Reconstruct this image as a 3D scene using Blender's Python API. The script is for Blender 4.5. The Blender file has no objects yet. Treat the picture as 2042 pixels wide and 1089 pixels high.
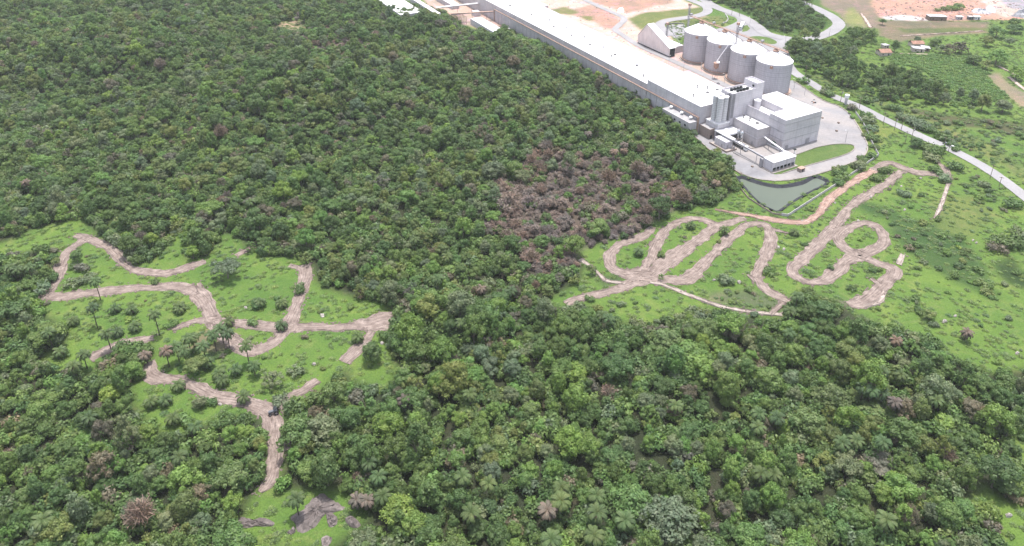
import bpy, math, random
import numpy as np
from mathutils import Vector, Matrix
from mathutils.geometry import tessellate_polygon
random.seed(7); RNG = np.random.default_rng(7)
R = math.radians
scene = bpy.context.scene
# ---------------- camera, sky, sun, exposure ----------------
F, CX, CY, HC = 1500., 1030., 260., 200.      # lens and principal point of the aerial photo, drone height in metres
W0, H0 = 2042., 1089.
PIT = math.atan(697 / 1500.)
sp, cp = math.sin(PIT), math.cos(PIT)
cam = bpy.data.cameras.new('camera'); camo = bpy.data.objects.new('camera', cam)
scene.collection.objects.link(camo); scene.camera = camo
camo.location = (0, 0, HC); camo.rotation_euler = (math.pi / 2 - PIT, 0, 0)
cam.sensor_width = 36; cam.lens = 36 * F / W0
cam.shift_x = (W0 / 2 - CX) / W0; cam.shift_y = -(H0 / 2 - CY) / W0
cam.clip_start = 1; cam.clip_end = 20000
SUN_EL, SUN_ROT = R(80), R(20)
world = bpy.data.worlds.new('World'); scene.world = world; world.use_nodes = True
wn = world.node_tree; sky = wn.nodes.new('ShaderNodeTexSky'); sky.sky_type = 'NISHITA'
sky.sun_disc = False; sky.sun_elevation = SUN_EL; sky.sun_rotation = SUN_ROT
sky.air_density = 1.0; sky.dust_density = 2.5; sky.ozone_density = 1.0
bg = wn.nodes['Background']; hs = wn.nodes.new('ShaderNodeHueSaturation'); hs.inputs['Saturation'].default_value = .55; wn.links.new(sky.outputs[0], hs.inputs['Color']); wn.links.new(hs.outputs[0], bg.inputs[0]); bg.inputs[1].default_value = 0.15
sl = bpy.data.lights.new('sun', 'SUN'); sl.energy = 2.6; sl.angle = R(0.5); sl.color = (1, .965, .92)
so = bpy.data.objects.new('sun', sl); scene.collection.objects.link(so)
sd = Vector((math.sin(SUN_ROT) * math.cos(SUN_EL), math.cos(SUN_ROT) * math.cos(SUN_EL), math.sin(SUN_EL)))
so.rotation_euler = (-sd).to_track_quat('-Z', 'Y').to_euler(); so.location = (0, 300, 400)
scene.view_settings.view_transform = 'Standard'; scene.view_settings.look = 'None'
scene.view_settings.exposure = 1.2; scene.view_settings.gamma = 1
scene.cycles.max_bounces = 5; scene.cycles.diffuse_bounces = 3; scene.cycles.transparent_max_bounces = 4
scene.cycles.glossy_bounces = 2; scene.cycles.transmission_bounces = 2; scene.cycles.volume_bounces = 1

# ---------------- mapping between photo pixels and the ground ----------------
HILLS = [(-150, 475, 105, 85, 18), (-330, 570, 140, 100, 22), (-20, 565, 70, 65, 10), (-420, 430, 100, 90, 12), (60, 215, 60, 30, 3)]
def terr(x, y):
    z = 0 * np.asarray(x, float)
    for cx, cy, sx, sy, h in HILLS:
        d = ((x - cx) / sx) ** 2 + ((y - cy) / sy) ** 2
        z = z + h * np.clip(1 - d, 0, 1) ** 2
    return z
def un(px, py, z=0.):
    a = (px - CX) / F; b = (CY - py) / F
    t = (z - HC) / (-sp + b * cp)
    return a * t, (cp + b * sp) * t
def pr(x, y, z):
    dz = z - HC; f = y * cp - dz * sp; u = y * sp + dz * cp
    f = np.where(f < 1, 1, f)
    return CX + F * x / f, CY - F * u / f
UX, UY, VX, VY = -.4793, .8777, .8777, .4793
def fuv(u, v): return u * UX + v * VX, u * UY + v * VY
ROTF = math.atan2(VY, VX)
def inpoly(px, py, poly):
    px = np.asarray(px, float); py = np.asarray(py, float)
    r = np.zeros(px.shape, bool); n = len(poly); j = n - 1
    for i in range(n):
        xi, yi = poly[i]; xj, yj = poly[j]
        if yi != yj:
            c = ((yi > py) != (yj > py)) & (px < (xj - xi) * (py - yi) / (yj - yi) + xi)
            r ^= c
        j = i
    return r
_tab = RNG.random((256, 256))
def vnoise(x, y, s):
    x = np.asarray(x) / s; y = np.asarray(y) / s
    xi = np.floor(x).astype(int); yi = np.floor(y).astype(int); fx = x - xi; fy = y - yi
    fx = fx * fx * (3 - 2 * fx); fy = fy * fy * (3 - 2 * fy)
    g = lambda a, b: _tab[a % 256, b % 256]
    return (g(xi, yi) * (1 - fx) + g(xi + 1, yi) * fx) * (1 - fy) + (g(xi, yi + 1) * (1 - fx) + g(xi + 1, yi + 1) * fx) * fy

# ---------------- scene helpers ----------------
COL = scene.collection
def tag(o, label=None, cat=None, group=None, kind=None):
    if label: o['label'] = label
    if cat: o['category'] = cat
    if group: o['group'] = group
    if kind: o['kind'] = kind
    return o
def empty(name, loc, rz=0, label=None, cat=None, group=None):
    o = bpy.data.objects.new(name, None); COL.objects.link(o); o.location = loc; o.rotation_euler = (0, 0, rz)
    o.empty_display_size = .5
    return tag(o, label, cat, group)
class MB:
    def __init__(s): s.v = []; s.f = []; s.m = []; s.uv = None
    def add(s, vs, fs, m=0):
        b = len(s.v); s.v += [tuple(p) for p in vs]; s.f += [tuple(b + i for i in f) for f in fs]; s.m += [m] * len(fs)
    def box(s, x0, x1, y0, y1, z0, z1, m=0):
        if x0 > x1: x0, x1 = x1, x0
        if y0 > y1: y0, y1 = y1, y0
        s.add([(x0, y0, z0), (x1, y0, z0), (x1, y1, z0), (x0, y1, z0), (x0, y0, z1), (x1, y0, z1), (x1, y1, z1), (x0, y1, z1)],
              [(0, 3, 2, 1), (4, 5, 6, 7), (0, 1, 5, 4), (1, 2, 6, 5), (2, 3, 7, 6), (3, 0, 4, 7)], m)
    def lathe(s, prof, n=24, c=(0, 0), m=0, cap=True):
        vs = []; fs = []
        for r, z in prof:
            for k in range(n):
                a = 2 * math.pi * k / n; vs.append((c[0] + r * math.cos(a), c[1] + r * math.sin(a), z))
        for i in range(len(prof) - 1):
            for k in range(n):
                k2 = (k + 1) % n; fs.append((i * n + k, i * n + k2, (i + 1) * n + k2, (i + 1) * n + k))
        if cap:
            fs.append(tuple(range(n))[::-1]); fs.append(tuple((len(prof) - 1) * n + k for k in range(n)))
        s.add(vs, fs, m)
    def tube(s, p, q, r, n=8, r2=None, m=0):
        p = Vector(p); q = Vector(q); d = (q - p)
        if d.length < 1e-6: return
        t = d.normalized(); a = Vector((0, 0, 1)) if abs(t.z) < .9 else Vector((1, 0, 0))
        x = t.cross(a).normalized(); y = t.cross(x); r2 = r if r2 is None else r2
        vs = []
        for c, rr in ((p, r), (q, r2)):
            for k in range(n):
                an = 2 * math.pi * k / n; vs.append(c + x * math.cos(an) * rr + y * math.sin(an) * rr)
        fs = [(k, n + k, n + (k + 1) % n, (k + 1) % n) for k in range(n)] + [tuple(range(n)), tuple(n + k for k in range(n))[::-1]]
        s.add(vs, fs, m)
    def prism(s, poly, axis, a0, a1, m=0):
        n = len(poly); vs = []
        for a in (a0, a1):
            for p, q in poly:
                vs.append((a, p, q) if axis == 'x' else (p, a, q) if axis == 'y' else (p, q, a))
        fs = [tuple(range(n)), tuple(n + k for k in range(n))[::-1]] + [(k, n + k, n + (k + 1) % n, (k + 1) % n) for k in range(n)]
        s.add(vs, fs, m)
    def mesh(s, name, mats, smooth=False):
        me = bpy.data.meshes.new(name); me.from_pydata(s.v, [], s.f)
        for mt in (mats if isinstance(mats, (list, tuple)) else [mats]): me.materials.append(mt)
        if any(s.m): me.polygons.foreach_set('material_index', s.m)
        if smooth: me.polygons.foreach_set('use_smooth', [True] * len(s.f))
        me.update(); return me
    def build(s, name, mats, parent=None, smooth=False, fix=True):
        me = s.mesh(name, mats, smooth)
        if fix:
            import bmesh
            bm = bmesh.new(); bm.from_mesh(me); bmesh.ops.recalc_face_normals(bm, faces=bm.faces); bm.to_mesh(me); bm.free()
        o = bpy.data.objects.new(name, me); COL.objects.link(o)
        if parent is not None: o.parent = parent
        return o
def copy_tree(o, parent=None):
    c = o.copy(); COL.objects.link(c)
    if parent is not None: c.parent = parent
    for ch in list(o.children): copy_tree(ch, c)
    return c

# ---------------- materials ----------------
class NT:
    def __init__(s, name):
        s.mat = bpy.data.materials.new(name); s.mat.use_nodes = True; s.t = s.mat.node_tree; s.n = s.t.nodes; s.l = s.t.links
        s.b = s.n['Principled BSDF']; s.out = s.n['Material Output']; s.b.inputs['Specular IOR Level'].default_value = .25
    def node(s, typ, **kw):
        n = s.n.new(typ)
        for k, v in kw.items(): setattr(n, k, v)
        return n
    def noise(s, vec, scale, detail=3, rough=.55, dist=0):
        n = s.node('ShaderNodeTexNoise'); n.inputs['Scale'].default_value = scale; n.inputs['Detail'].default_value = detail
        n.inputs['Roughness'].default_value = rough; n.inputs['Distortion'].default_value = dist
        if vec is not None: s.l.new(vec, n.inputs['Vector'])
        return n.outputs['Fac']
    def ramp(s, fac, stops):
        r = s.node('ShaderNodeValToRGB'); e = r.color_ramp.elements
        while len(e) < len(stops): e.new(.5)
        for i, (p, c) in enumerate(stops):
            e[i].position = p; e[i].color = (*c, 1) if len(c) == 3 else c
        s.l.new(fac, r.inputs[0]); return r.outputs[0]
    def mix(s, fac, a, b, mode='MIX'):
        m = s.node('ShaderNodeMix', data_type='RGBA', blend_type=mode)
        for i, x in ((0, fac), (6, a), (7, b)):
            if isinstance(x, (int, float)): m.inputs[i].default_value = x
            elif isinstance(x, tuple): m.inputs[i].default_value = (*x, 1)
            else: s.l.new(x, m.inputs[i])
        return m.outputs[2]
    def math(s, op, a, b=0.):
        m = s.node('ShaderNodeMath', operation=op)
        for i, x in ((0, a), (1, b)):
            if isinstance(x, (int, float)): m.inputs[i].default_value = x
            else: s.l.new(x, m.inputs[i])
        return m.outputs[0]
    def coord(s, kind='Object'): return s.node('ShaderNodeTexCoord').outputs[kind]
    def pos(s): return s.node('ShaderNodeNewGeometry').outputs['Position']
    def bump(s, h, st, dist=1.):
        b = s.node('ShaderNodeBump'); b.inputs['Strength'].default_value = st; b.inputs['Distance'].default_value = dist
        s.l.new(h, b.inputs['Height']); s.l.new(b.outputs[0], s.b.inputs['Normal'])
    def base(s, c):
        if isinstance(c, tuple): s.b.inputs['Base Color'].default_value = (*c, 1)
        else: s.l.new(c, s.b.inputs['Base Color'])
    def rough(s, r): s.b.inputs['Roughness'].default_value = r
    def metal(s, r): s.b.inputs['Metallic'].default_value = r
def sc(c, k): return tuple(x * k for x in c)
def plain(name, c, rough=.7, metal=0, var=.18, scale=.6):
    t = NT(name); n = t.noise(t.coord(), scale, 4)
    t.base(t.ramp(n, [(.3, sc(c, 1 - var)), (.7, sc(c, 1 + var))])); t.rough(rough); t.metal(metal); return t.mat
def m_ground():
    t = NT('ground'); p = t.pos()
    a = t.node('ShaderNodeAttribute', attribute_name='zone'); g = a.outputs['Color']
    n1 = t.noise(p, .035, 4, .6, .6); n2 = t.noise(p, .25, 4, .65); n3 = t.noise(p, 1.6, 3, .7)
    c = t.mix(t.ramp(n1, [(.35, (0, 0, 0)), (.65, (1, 1, 1))]), t.mix(1., g, (.80, .86, .85), 'MULTIPLY'), t.mix(1., g, (1.22, 1.1, 1.05), 'MULTIPLY'))
    c = t.mix(t.ramp(n2, [(.45, (0, 0, 0)), (.72, (.55, .55, .55))]), c, t.mix(1., c, (.66, .78, .8), 'MULTIPLY')); n4 = t.noise(p, .09, 5, .65, 1.5); c = t.mix(t.ramp(n4, [(.52, (0, 0, 0)), (.68, (.6, .6, .6))]), c, t.mix(1., c, (1.75, 1.22, 1.9), 'MULTIPLY'))
    c = t.mix(1., c, t.ramp(n3, [(.3, (.68, .7, .68)), (.5, (1, 1, 1)), (.75, (1.3, 1.26, 1.3))]), 'MULTIPLY')
    t.base(c); t.rough(.95); t.bump(t.math('ADD', n3, t.math('MULTIPLY', n2, 2.)), .7, .5); return t.mat
def m_dirt(name, c, c2, pale, streak=True):
    t = NT(name); uv = t.node('ShaderNodeUVMap').outputs[0]; mp = t.node('ShaderNodeMapping'); t.l.new(uv, mp.inputs[0])
    mp.inputs['Scale'].default_value = (1.3, .12, 1)
    st = t.noise(mp.outputs[0], 1.5, 3, .6, .4); p = t.pos(); n = t.noise(p, .3, 4, .65); f = t.noise(p, 2.2, 3, .7)
    col = t.ramp(n, [(.3, c2), (.5, c), (.72, pale)])
    col = t.mix(.9, col, t.ramp(st, [(.32, (.5, .48, .48)), (.48, (1, 1, 1)), (.66, (1.35, 1.35, 1.35))]), 'MULTIPLY')
    col = t.mix(.8, col, t.ramp(f, [(.3, (.75, .75, .75)), (.7, (1.2, 1.2, 1.2))]), 'MULTIPLY')
    t.base(col); t.rough(.95); t.bump(t.math('ADD', st, f), .8, .25); return t.mat
def m_wall(name, c, bw=6.5, bh=1.15, mort=.82, stain=(.55, .5, .46)):
    t = NT(name); o = t.coord(); s = t.node('ShaderNodeSeparateXYZ'); t.l.new(o, s.inputs[0])
    cb = t.node('ShaderNodeCombineXYZ'); t.l.new(t.math('ADD', s.outputs[0], s.outputs[1]), cb.inputs[0]); t.l.new(s.outputs[2], cb.inputs[1])
    br = t.node('ShaderNodeTexBrick', offset=0.); t.l.new(cb.outputs[0], br.inputs['Vector']); br.inputs['Scale'].default_value = 1
    br.inputs['Brick Width'].default_value = bw; br.inputs['Row Height'].default_value = bh; br.inputs['Mortar Size'].default_value = .06
    br.inputs['Color1'].default_value = (*c, 1); br.inputs['Color2'].default_value = (*sc(c, .93), 1); br.inputs['Mortar'].default_value = (*sc(c, mort), 1)
    mp = t.node('ShaderNodeMapping'); t.l.new(o, mp.inputs[0]); mp.inputs['Scale'].default_value = (.5, .5, .07)
    st = t.noise(mp.outputs[0], 1.6, 5, .65); n = t.noise(o, .12, 3)
    col = t.mix(t.ramp(st, [(.5, (0, 0, 0)), (.75, (.5, .5, .5))]), br.outputs[0], t.mix(1., br.outputs[0], stain, 'MULTIPLY'))
    col = t.mix(1., col, t.ramp(n, [(.3, (.88, .88, .9)), (.7, (1.08, 1.07, 1.06))]), 'MULTIPLY')
    t.base(col); t.rough(.85); t.bump(br.outputs['Fac'], -.3, .1); return t.mat
def m_roof():
    t = NT('white_roof_sheet'); o = t.coord(); n = t.noise(o, .07, 5, .6); f = t.noise(o, .8, 3)
    w = t.node('ShaderNodeTexWave', wave_type='BANDS', bands_direction='Y'); w.inputs['Scale'].default_value = .32; t.l.new(o, w.inputs[0])
    col = t.ramp(n, [(.25, (.5, .49, .5)), (.42, (.62, .61, .62)), (.7, (.7, .7, .7))])
    col = t.mix(.12, col, t.ramp(w.outputs[1], [(0, (.5, .5, .5)), (.12, (1, 1, 1))]), 'MULTIPLY')
    col = t.mix(.25, col, t.ramp(f, [(.3, (.85, .85, .85)), (.6, (1, 1, 1))]), 'MULTIPLY')
    t.base(col); t.rough(.5); t.bump(w.outputs[1], .15, .1); return t.mat
def m_silo():
    t = NT('corrugated_galvanised_steel'); o = t.coord(); mp = t.node('ShaderNodeMapping'); t.l.new(o, mp.inputs[0]); mp.inputs['Scale'].default_value = (1, 1, .05)
    s = t.noise(mp.outputs[0], 1.1, 4, .7); w = t.node('ShaderNodeTexWave', wave_type='BANDS', bands_direction='Z'); t.l.new(o, w.inputs[0]); w.inputs['Scale'].default_value = .22
    f = t.noise(o, .9, 4, .7)
    z = t.node('ShaderNodeSeparateXYZ'); t.l.new(o, z.inputs[0])
    col = t.ramp(s, [(.3, (.44, .43, .465)), (.5, (.52, .51, .545)), (.7, (.6, .59, .62))])
    col = t.mix(.3, col, t.ramp(w.outputs[1], [(.0, (.5, .5, .5)), (.3, (1, 1, 1))]), 'MULTIPLY')
    rust = t.math('MULTIPLY', t.ramp(f, [(.56, (0, 0, 0)), (.66, (1, 1, 1))]), t.ramp(t.math('DIVIDE', z.outputs[2], 21.), [(.05, (.5, .5, .5)), (.4, (0, 0, 0))]))
    col = t.mix(rust, col, (.42, .23, .16)); t.base(col); t.rough(.55); t.metal(.2); t.bump(w.outputs[1], .4, .1); return t.mat
def m_water():
    t = NT('pond_water'); p = t.pos(); n = t.noise(p, .05, 3); t.base(t.ramp(n, [(.3, (.078, .094, .07)), (.7, (.095, .112, .082))])); t.rough(.35)
    t.b.inputs['Specular IOR Level'].default_value = .3; t.bump(t.noise(p, .7, 3), .06, .2); return t.mat
def m_yard():
    t = NT('yard_concrete'); p = t.pos(); n = t.noise(p, .035, 5, .62, .8); f = t.noise(p, .5, 5, .7); g = t.noise(p, .012, 4, .6, 1.)
    col = t.ramp(n, [(.32, (.16, .155, .165)), (.48, (.205, .2, .21)), (.6, (.24, .228, .232)), (.72, (.32, .275, .25))])
    col = t.mix(t.ramp(g, [(.45, (0, 0, 0)), (.62, (.65, .65, .65))]), col, (.3, .265, .245))
    col = t.mix(.7, col, t.ramp(f, [(.3, (.8, .8, .8)), (.7, (1.13, 1.13, 1.13))]), 'MULTIPLY'); t.base(col); t.rough(.9); return t.mat
def m_asph(name, c):
    t = NT(name); p = t.pos(); n = t.noise(p, .06, 4, .6); f = t.noise(p, .9, 4, .7)
    col = t.mix(.8, t.ramp(n, [(.3, sc(c, .86)), (.7, sc(c, 1.12))]), t.ramp(f, [(.3, (.84, .84, .84)), (.7, (1.12, 1.12, 1.12))]), 'MULTIPLY'); t.base(col); t.rough(.9); return t.mat
def m_rock():
    t = NT('weathered_rock'); p = t.pos(); n = t.noise(p, .22, 6, .7, 1.2); f = t.noise(p, 1.5, 4, .7)
    col = t.ramp(n, [(.3, (.08, .066, .062)), (.5, (.135, .113, .106)), (.62, (.19, .16, .15)), (.75, (.36, .32, .29))])
    t.base(t.mix(.8, col, t.ramp(f, [(.3, (.75, .75, .75)), (.7, (1.2, 1.2, 1.2))]), 'MULTIPLY')); t.rough(.9); t.bump(n, .8, .8); return t.mat
def m_leaf(name, c, trans=.3, amp=1.):
    t = NT(name); a = t.node('ShaderNodeAttribute', attribute_name='tint').outputs['Fac']; oi = t.node('ShaderNodeObjectInfo').outputs['Random']
    hi = (c[0] * 1.55 + .012, c[1] * 1.42 + .01, c[2] * 1.35 + .012); lo = sc(c, .42)
    col = t.ramp(a, [(.0, lo), (.5, c), (1., hi)])
    col = t.mix(1., col, t.ramp(oi, [(0., (.74 * amp, .8, .9)), (.35, (1.05, .98, .88)), (.7, (.9, 1.02, 1.08)), (1., (1.28, 1.16, 1.05))]), 'MULTIPLY')
    w_ = t.noise(t.pos(), .45, 2); col = t.mix(t.ramp(w_, [(.42, (0, 0, 0)), (.62, (.55, .55, .55))]), col, t.mix(1., col, (1.3, 1.08, 1.15), 'MULTIPLY')); n = t.noise(t.pos(), .035, 3); col = t.mix(.8, col, t.ramp(n, [(.3, (.82, .88, .95)), (.7, (1.18, 1.12, 1.06))]), 'MULTIPLY')
    t.base(col); t.rough(.55); t.b.inputs['Specular IOR Level'].default_value = .35
    tr = t.node('ShaderNodeBsdfTranslucent'); t.l.new(t.mix(1., col, (1.1, 1.25, .7), 'MULTIPLY'), tr.inputs[0])
    mx = t.node('ShaderNodeMixShader'); mx.inputs[0].default_value = trans; t.l.new(t.b.outputs[0], mx.inputs[1]); t.l.new(tr.outputs[0], mx.inputs[2]); t.l.new(mx.outputs[0], t.out.inputs[0])
    return t.mat
M = dict(
    ground=m_ground(), dirt=m_dirt('track_dirt', (.195, .152, .132), (.135, .102, .088), (.275, .222, .196)),
    red=m_dirt('red_track_dirt', (.27, .18, .145), (.2, .125, .1), (.33, .24, .205)), white=m_dirt('pale_path_dirt', (.4, .34, .3), (.3, .24, .21), (.5, .45, .4)),
    wall=m_wall('precast_concrete_wall', (.5, .465, .475)), wall2=m_wall('pale_concrete_wall', (.565, .535, .56), 5.5, 1.3, .78), bwall=m_wall('stained_brown_wall', (.3, .235, .21), 4, .9),
    shed=m_wall('beige_cladding', (.7, .64, .62), 1.1, 30, .93), roof=m_roof(), silo=m_silo(), water=m_water(), yard=m_yard(),
    cone=plain('white_cone_roof', (.75, .74, .75), .5, .0, .06), rust=plain('rusty_steel', (.34, .22, .17), .8), ledge=plain('reddish_ledge', (.34, .235, .19), .9),
    steel=plain('grey_steel', (.33, .32, .34), .5, .4), stain=plain('stainless_steel', (.6, .6, .62), .25, .85, .05), dark=plain('dark_opening', (.02, .025, .028), .8),
    tank=plain('black_polyethylene', (.02, .024, .026), .35), asph=m_asph('light_asphalt', (.23, .222, .23)), road=m_asph('worn_asphalt', (.25, .24, .245)), kerb=plain('pale_kerb', (.3, .265, .24), .9),
    liner=plain('black_pond_liner', (.026, .027, .034), .8, 0, .3, .4), rock=m_rock(), boulder=plain('pale_boulder', (.33, .295, .27), .9, 0, .35, 1.), bark=plain('grey_bark', (.17, .14, .12), .9),
    glass=plain('dark_glass', (.015, .02, .025), .1), tyre=plain('black_rubber', (.015, .015, .016), .8), carw=plain('white_paint', (.75, .75, .76), .3), card=plain('dark_grey_paint', (.12, .125, .14), .3),
    tile=plain('orange_roof_tile', (.27, .155, .115), .9, 0, .35, .9), sheet=plain('fibre_cement_sheet', (.36, .35, .36), .8, 0, .3), plast=plain('plaster_wall', (.5, .42, .37), .9), wood=plain('weathered_wood', (.2, .15, .12), .9), green=plain('green_door_paint', (.04, .11, .06), .6),
    cream=plain('cream_plaster', (.6, .56, .5), .8), gravel=plain('grey_gravel', (.36, .36, .38), .95, 0, .3, .7), drysoil=plain('dry_soil_bank', (.36, .25, .21), .95, 0, .25, .4))
M['pale'] = m_dirt('pale_soil', (.4, .31, .27), (.32, .235, .195), (.48, .4, .36)); M['white'] = m_dirt('pale_path', (.3, .25, .22), (.2, .16, .14), (.4, .35, .31))
LEAFC = {'dark green': (.074, .13, .038), 'mid green': (.096, .166, .045), 'bright green': (.114, .202, .045), 'yellow-green': (.15, .235, .048),
         'grey-green': (.12, .164, .085), 'olive green': (.12, .165, .05), 'brownish': (.125, .12, .08)}
LEAF = {k: m_leaf(k.replace(' ', '_') + '_leaves', v) for k, v in LEAFC.items()}
M['palm'] = m_leaf('palm_frond', (.07, .115, .04)); M['dryfrond'] = m_leaf('dry_frond', (.12, .1, .075), .15); M['twig'] = m_leaf('dry_twigs', (.175, .143, .122), .2); M['ptrunk'] = plain('palm_trunk', (.075, .06, .05), .9)
M['bin'] = plain('pale_bin_coating', (.62, .6, .61), .6, 0, .06); M['vent'] = plain('dull_grey_vent', (.11, .105, .11), .6); M['oldroof'] = plain('aged_fibre_roof', (.3, .29, .295), .8, 0, .2, .3); M['crop'] = m_leaf('crop_leaves', (.12, .21, .06)); M['tuft'] = m_leaf('grass_tuft', (.098, .166, .034)); M['weed'] = m_leaf('weed_leaves', (.07, .125, .032))
M['clod'] = plain('earth_clod', (.17, .13, .118), .95, 0, .35, 1.2)

# ---------------- land cover outlines (photo pixels, projected to the ground) ----------------
CLEAR = [
 [(-300, 500), (0, 492), (60, 465), (120, 447), (165, 440), (200, 475), (235, 488), (270, 528), (300, 530), (325, 500), (330, 470), (365, 455), (375, 500), (372, 522), (415, 520), (440, 470), (475, 475), (490, 500), (530, 512), (575, 515), (612, 527), (640, 575), (700, 598), (755, 602), (795, 625), (770, 660), (780, 700), (790, 745), (775, 790), (740, 775), (700, 765), (690, 735), (662, 768), (642, 787), (607, 812), (574, 832), (556, 845), (565, 890), (560, 960), (530, 985), (514, 985), (535, 900), (525, 840), (480, 835), (415, 850), (365, 874), (305, 866), (262, 812), (255, 772), (290, 760), (300, 735), (304, 705), (300, 690), (240, 690), (190, 748), (112, 758), (80, 715), (140, 680), (110, 650), (70, 612), (105, 570), (120, 520), (95, 500), (40, 510), (0, 525), (-300, 540)],
 [(1190, 618), (1250, 600), (1330, 600), (1400, 612), (1345, 632), (1290, 655), (1235, 650)],
 [(2160, 835), (2025, 850), (2015, 900), (2030, 945), (2160, 960)],
 [(1935, 1000), (1960, 975), (1990, 985), (2010, 1010), (2160, 1000), (2160, 1140), (2005, 1140), (1965, 1040)],
 [(490, 1010), (530, 975), (600, 985), (650, 975), (700, 990), (735, 1020), (715, 1060), (680, 1075), (660, 1100), (560, 1110), (470, 1080), (465, 1050), (490, 1040)],
 [(555, 45), (600, 40), (615, 58), (585, 68), (560, 60)]]
MAINF = [(-1500, -300), (760, -300), (750, -5), (790, 12), (850, 16), (880, 28), (905, 40), (936, 64), (965, 66), (985, 62), (1000, 56), (1017, 64), (1035, 76), (1060, 87), (1080, 89), (1096, 92), (1114, 102), (1136, 117), (1162, 127), (1200, 143), (1228, 153), (1264, 173), (1289, 193), (1300, 204), (1325, 213), (1348, 238), (1372, 254), (1378, 270), (1384, 278), (1395.5, 287), (1407, 299), (1419, 311), (1440, 308), (1461, 325), (1446, 335), (1462, 364), (1471, 387), (1434, 409), (1354, 421), (1309, 446), (1290, 455), (1275, 470), (1206, 486), (1155, 506), (1163, 540), (1160, 562), (1120, 588), (1088, 600), (1090, 614), (1130, 618), (1190, 618), (1215, 640), (1290, 648), (1345, 640), (1400, 622), (1440, 628), (1500, 638), (1560, 644), (1574, 612), (1600, 584), (1625, 592), (1650, 602), (1690, 620), (1720, 640), (1790, 665), (1860, 690), (1900, 720), (1940, 740), (1990, 752), (2042, 742), (2700, 700), (3200, 1700), (-1500, 1700)]
WOODS = [[(1395, -40), (1412, 2), (1436, 10), (1475, 20), (1500, 33), (1519, 50), (1530, 58), (1555, 66), (1590, 69), (1620, 64), (1645, 55), (1648, 35), (1630, 22), (1612, 10), (1585, -5), (1570, -40)],
 [(1557, 100), (1589, 70), (1600, 78), (1621, 78), (1651, 79), (1678, 64), (1690, 54), (1744, 56), (1750, 75), (1746, 96), (1700, 107), (1715, 120), (1776, 128), (1823, 135), (1860, 152), (1892, 164), (1894, 218), (1867, 216), (1818, 202), (1781, 205), (1737, 195), (1700, 180), (1663, 168), (1609, 147), (1582, 128)]]
BROWN = [[(985, 425), (1030, 345), (1075, 295), (1160, 320), (1230, 330), (1320, 350), (1400, 385), (1350, 425), (1300, 450), (1230, 485), (1160, 505), (1150, 548), (1070, 548), (1015, 520), (985, 465)],
 [(1190, 130), (1330, 200), (1340, 260), (1290, 240), (1180, 150)], [(540, 60), (700, 70), (720, 110), (640, 130), (560, 90)]]
def is_forest(px, py):
    f = inpoly(px, py, MAINF)
    for c in CLEAR: f &= ~inpoly(px, py, c)
    return f
def is_wood(px, py):
    r = np.zeros(np.shape(px), bool)
    for w in WOODS: r |= inpoly(px, py, w)
    return r
GR = (.08, .14, .026)
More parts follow.
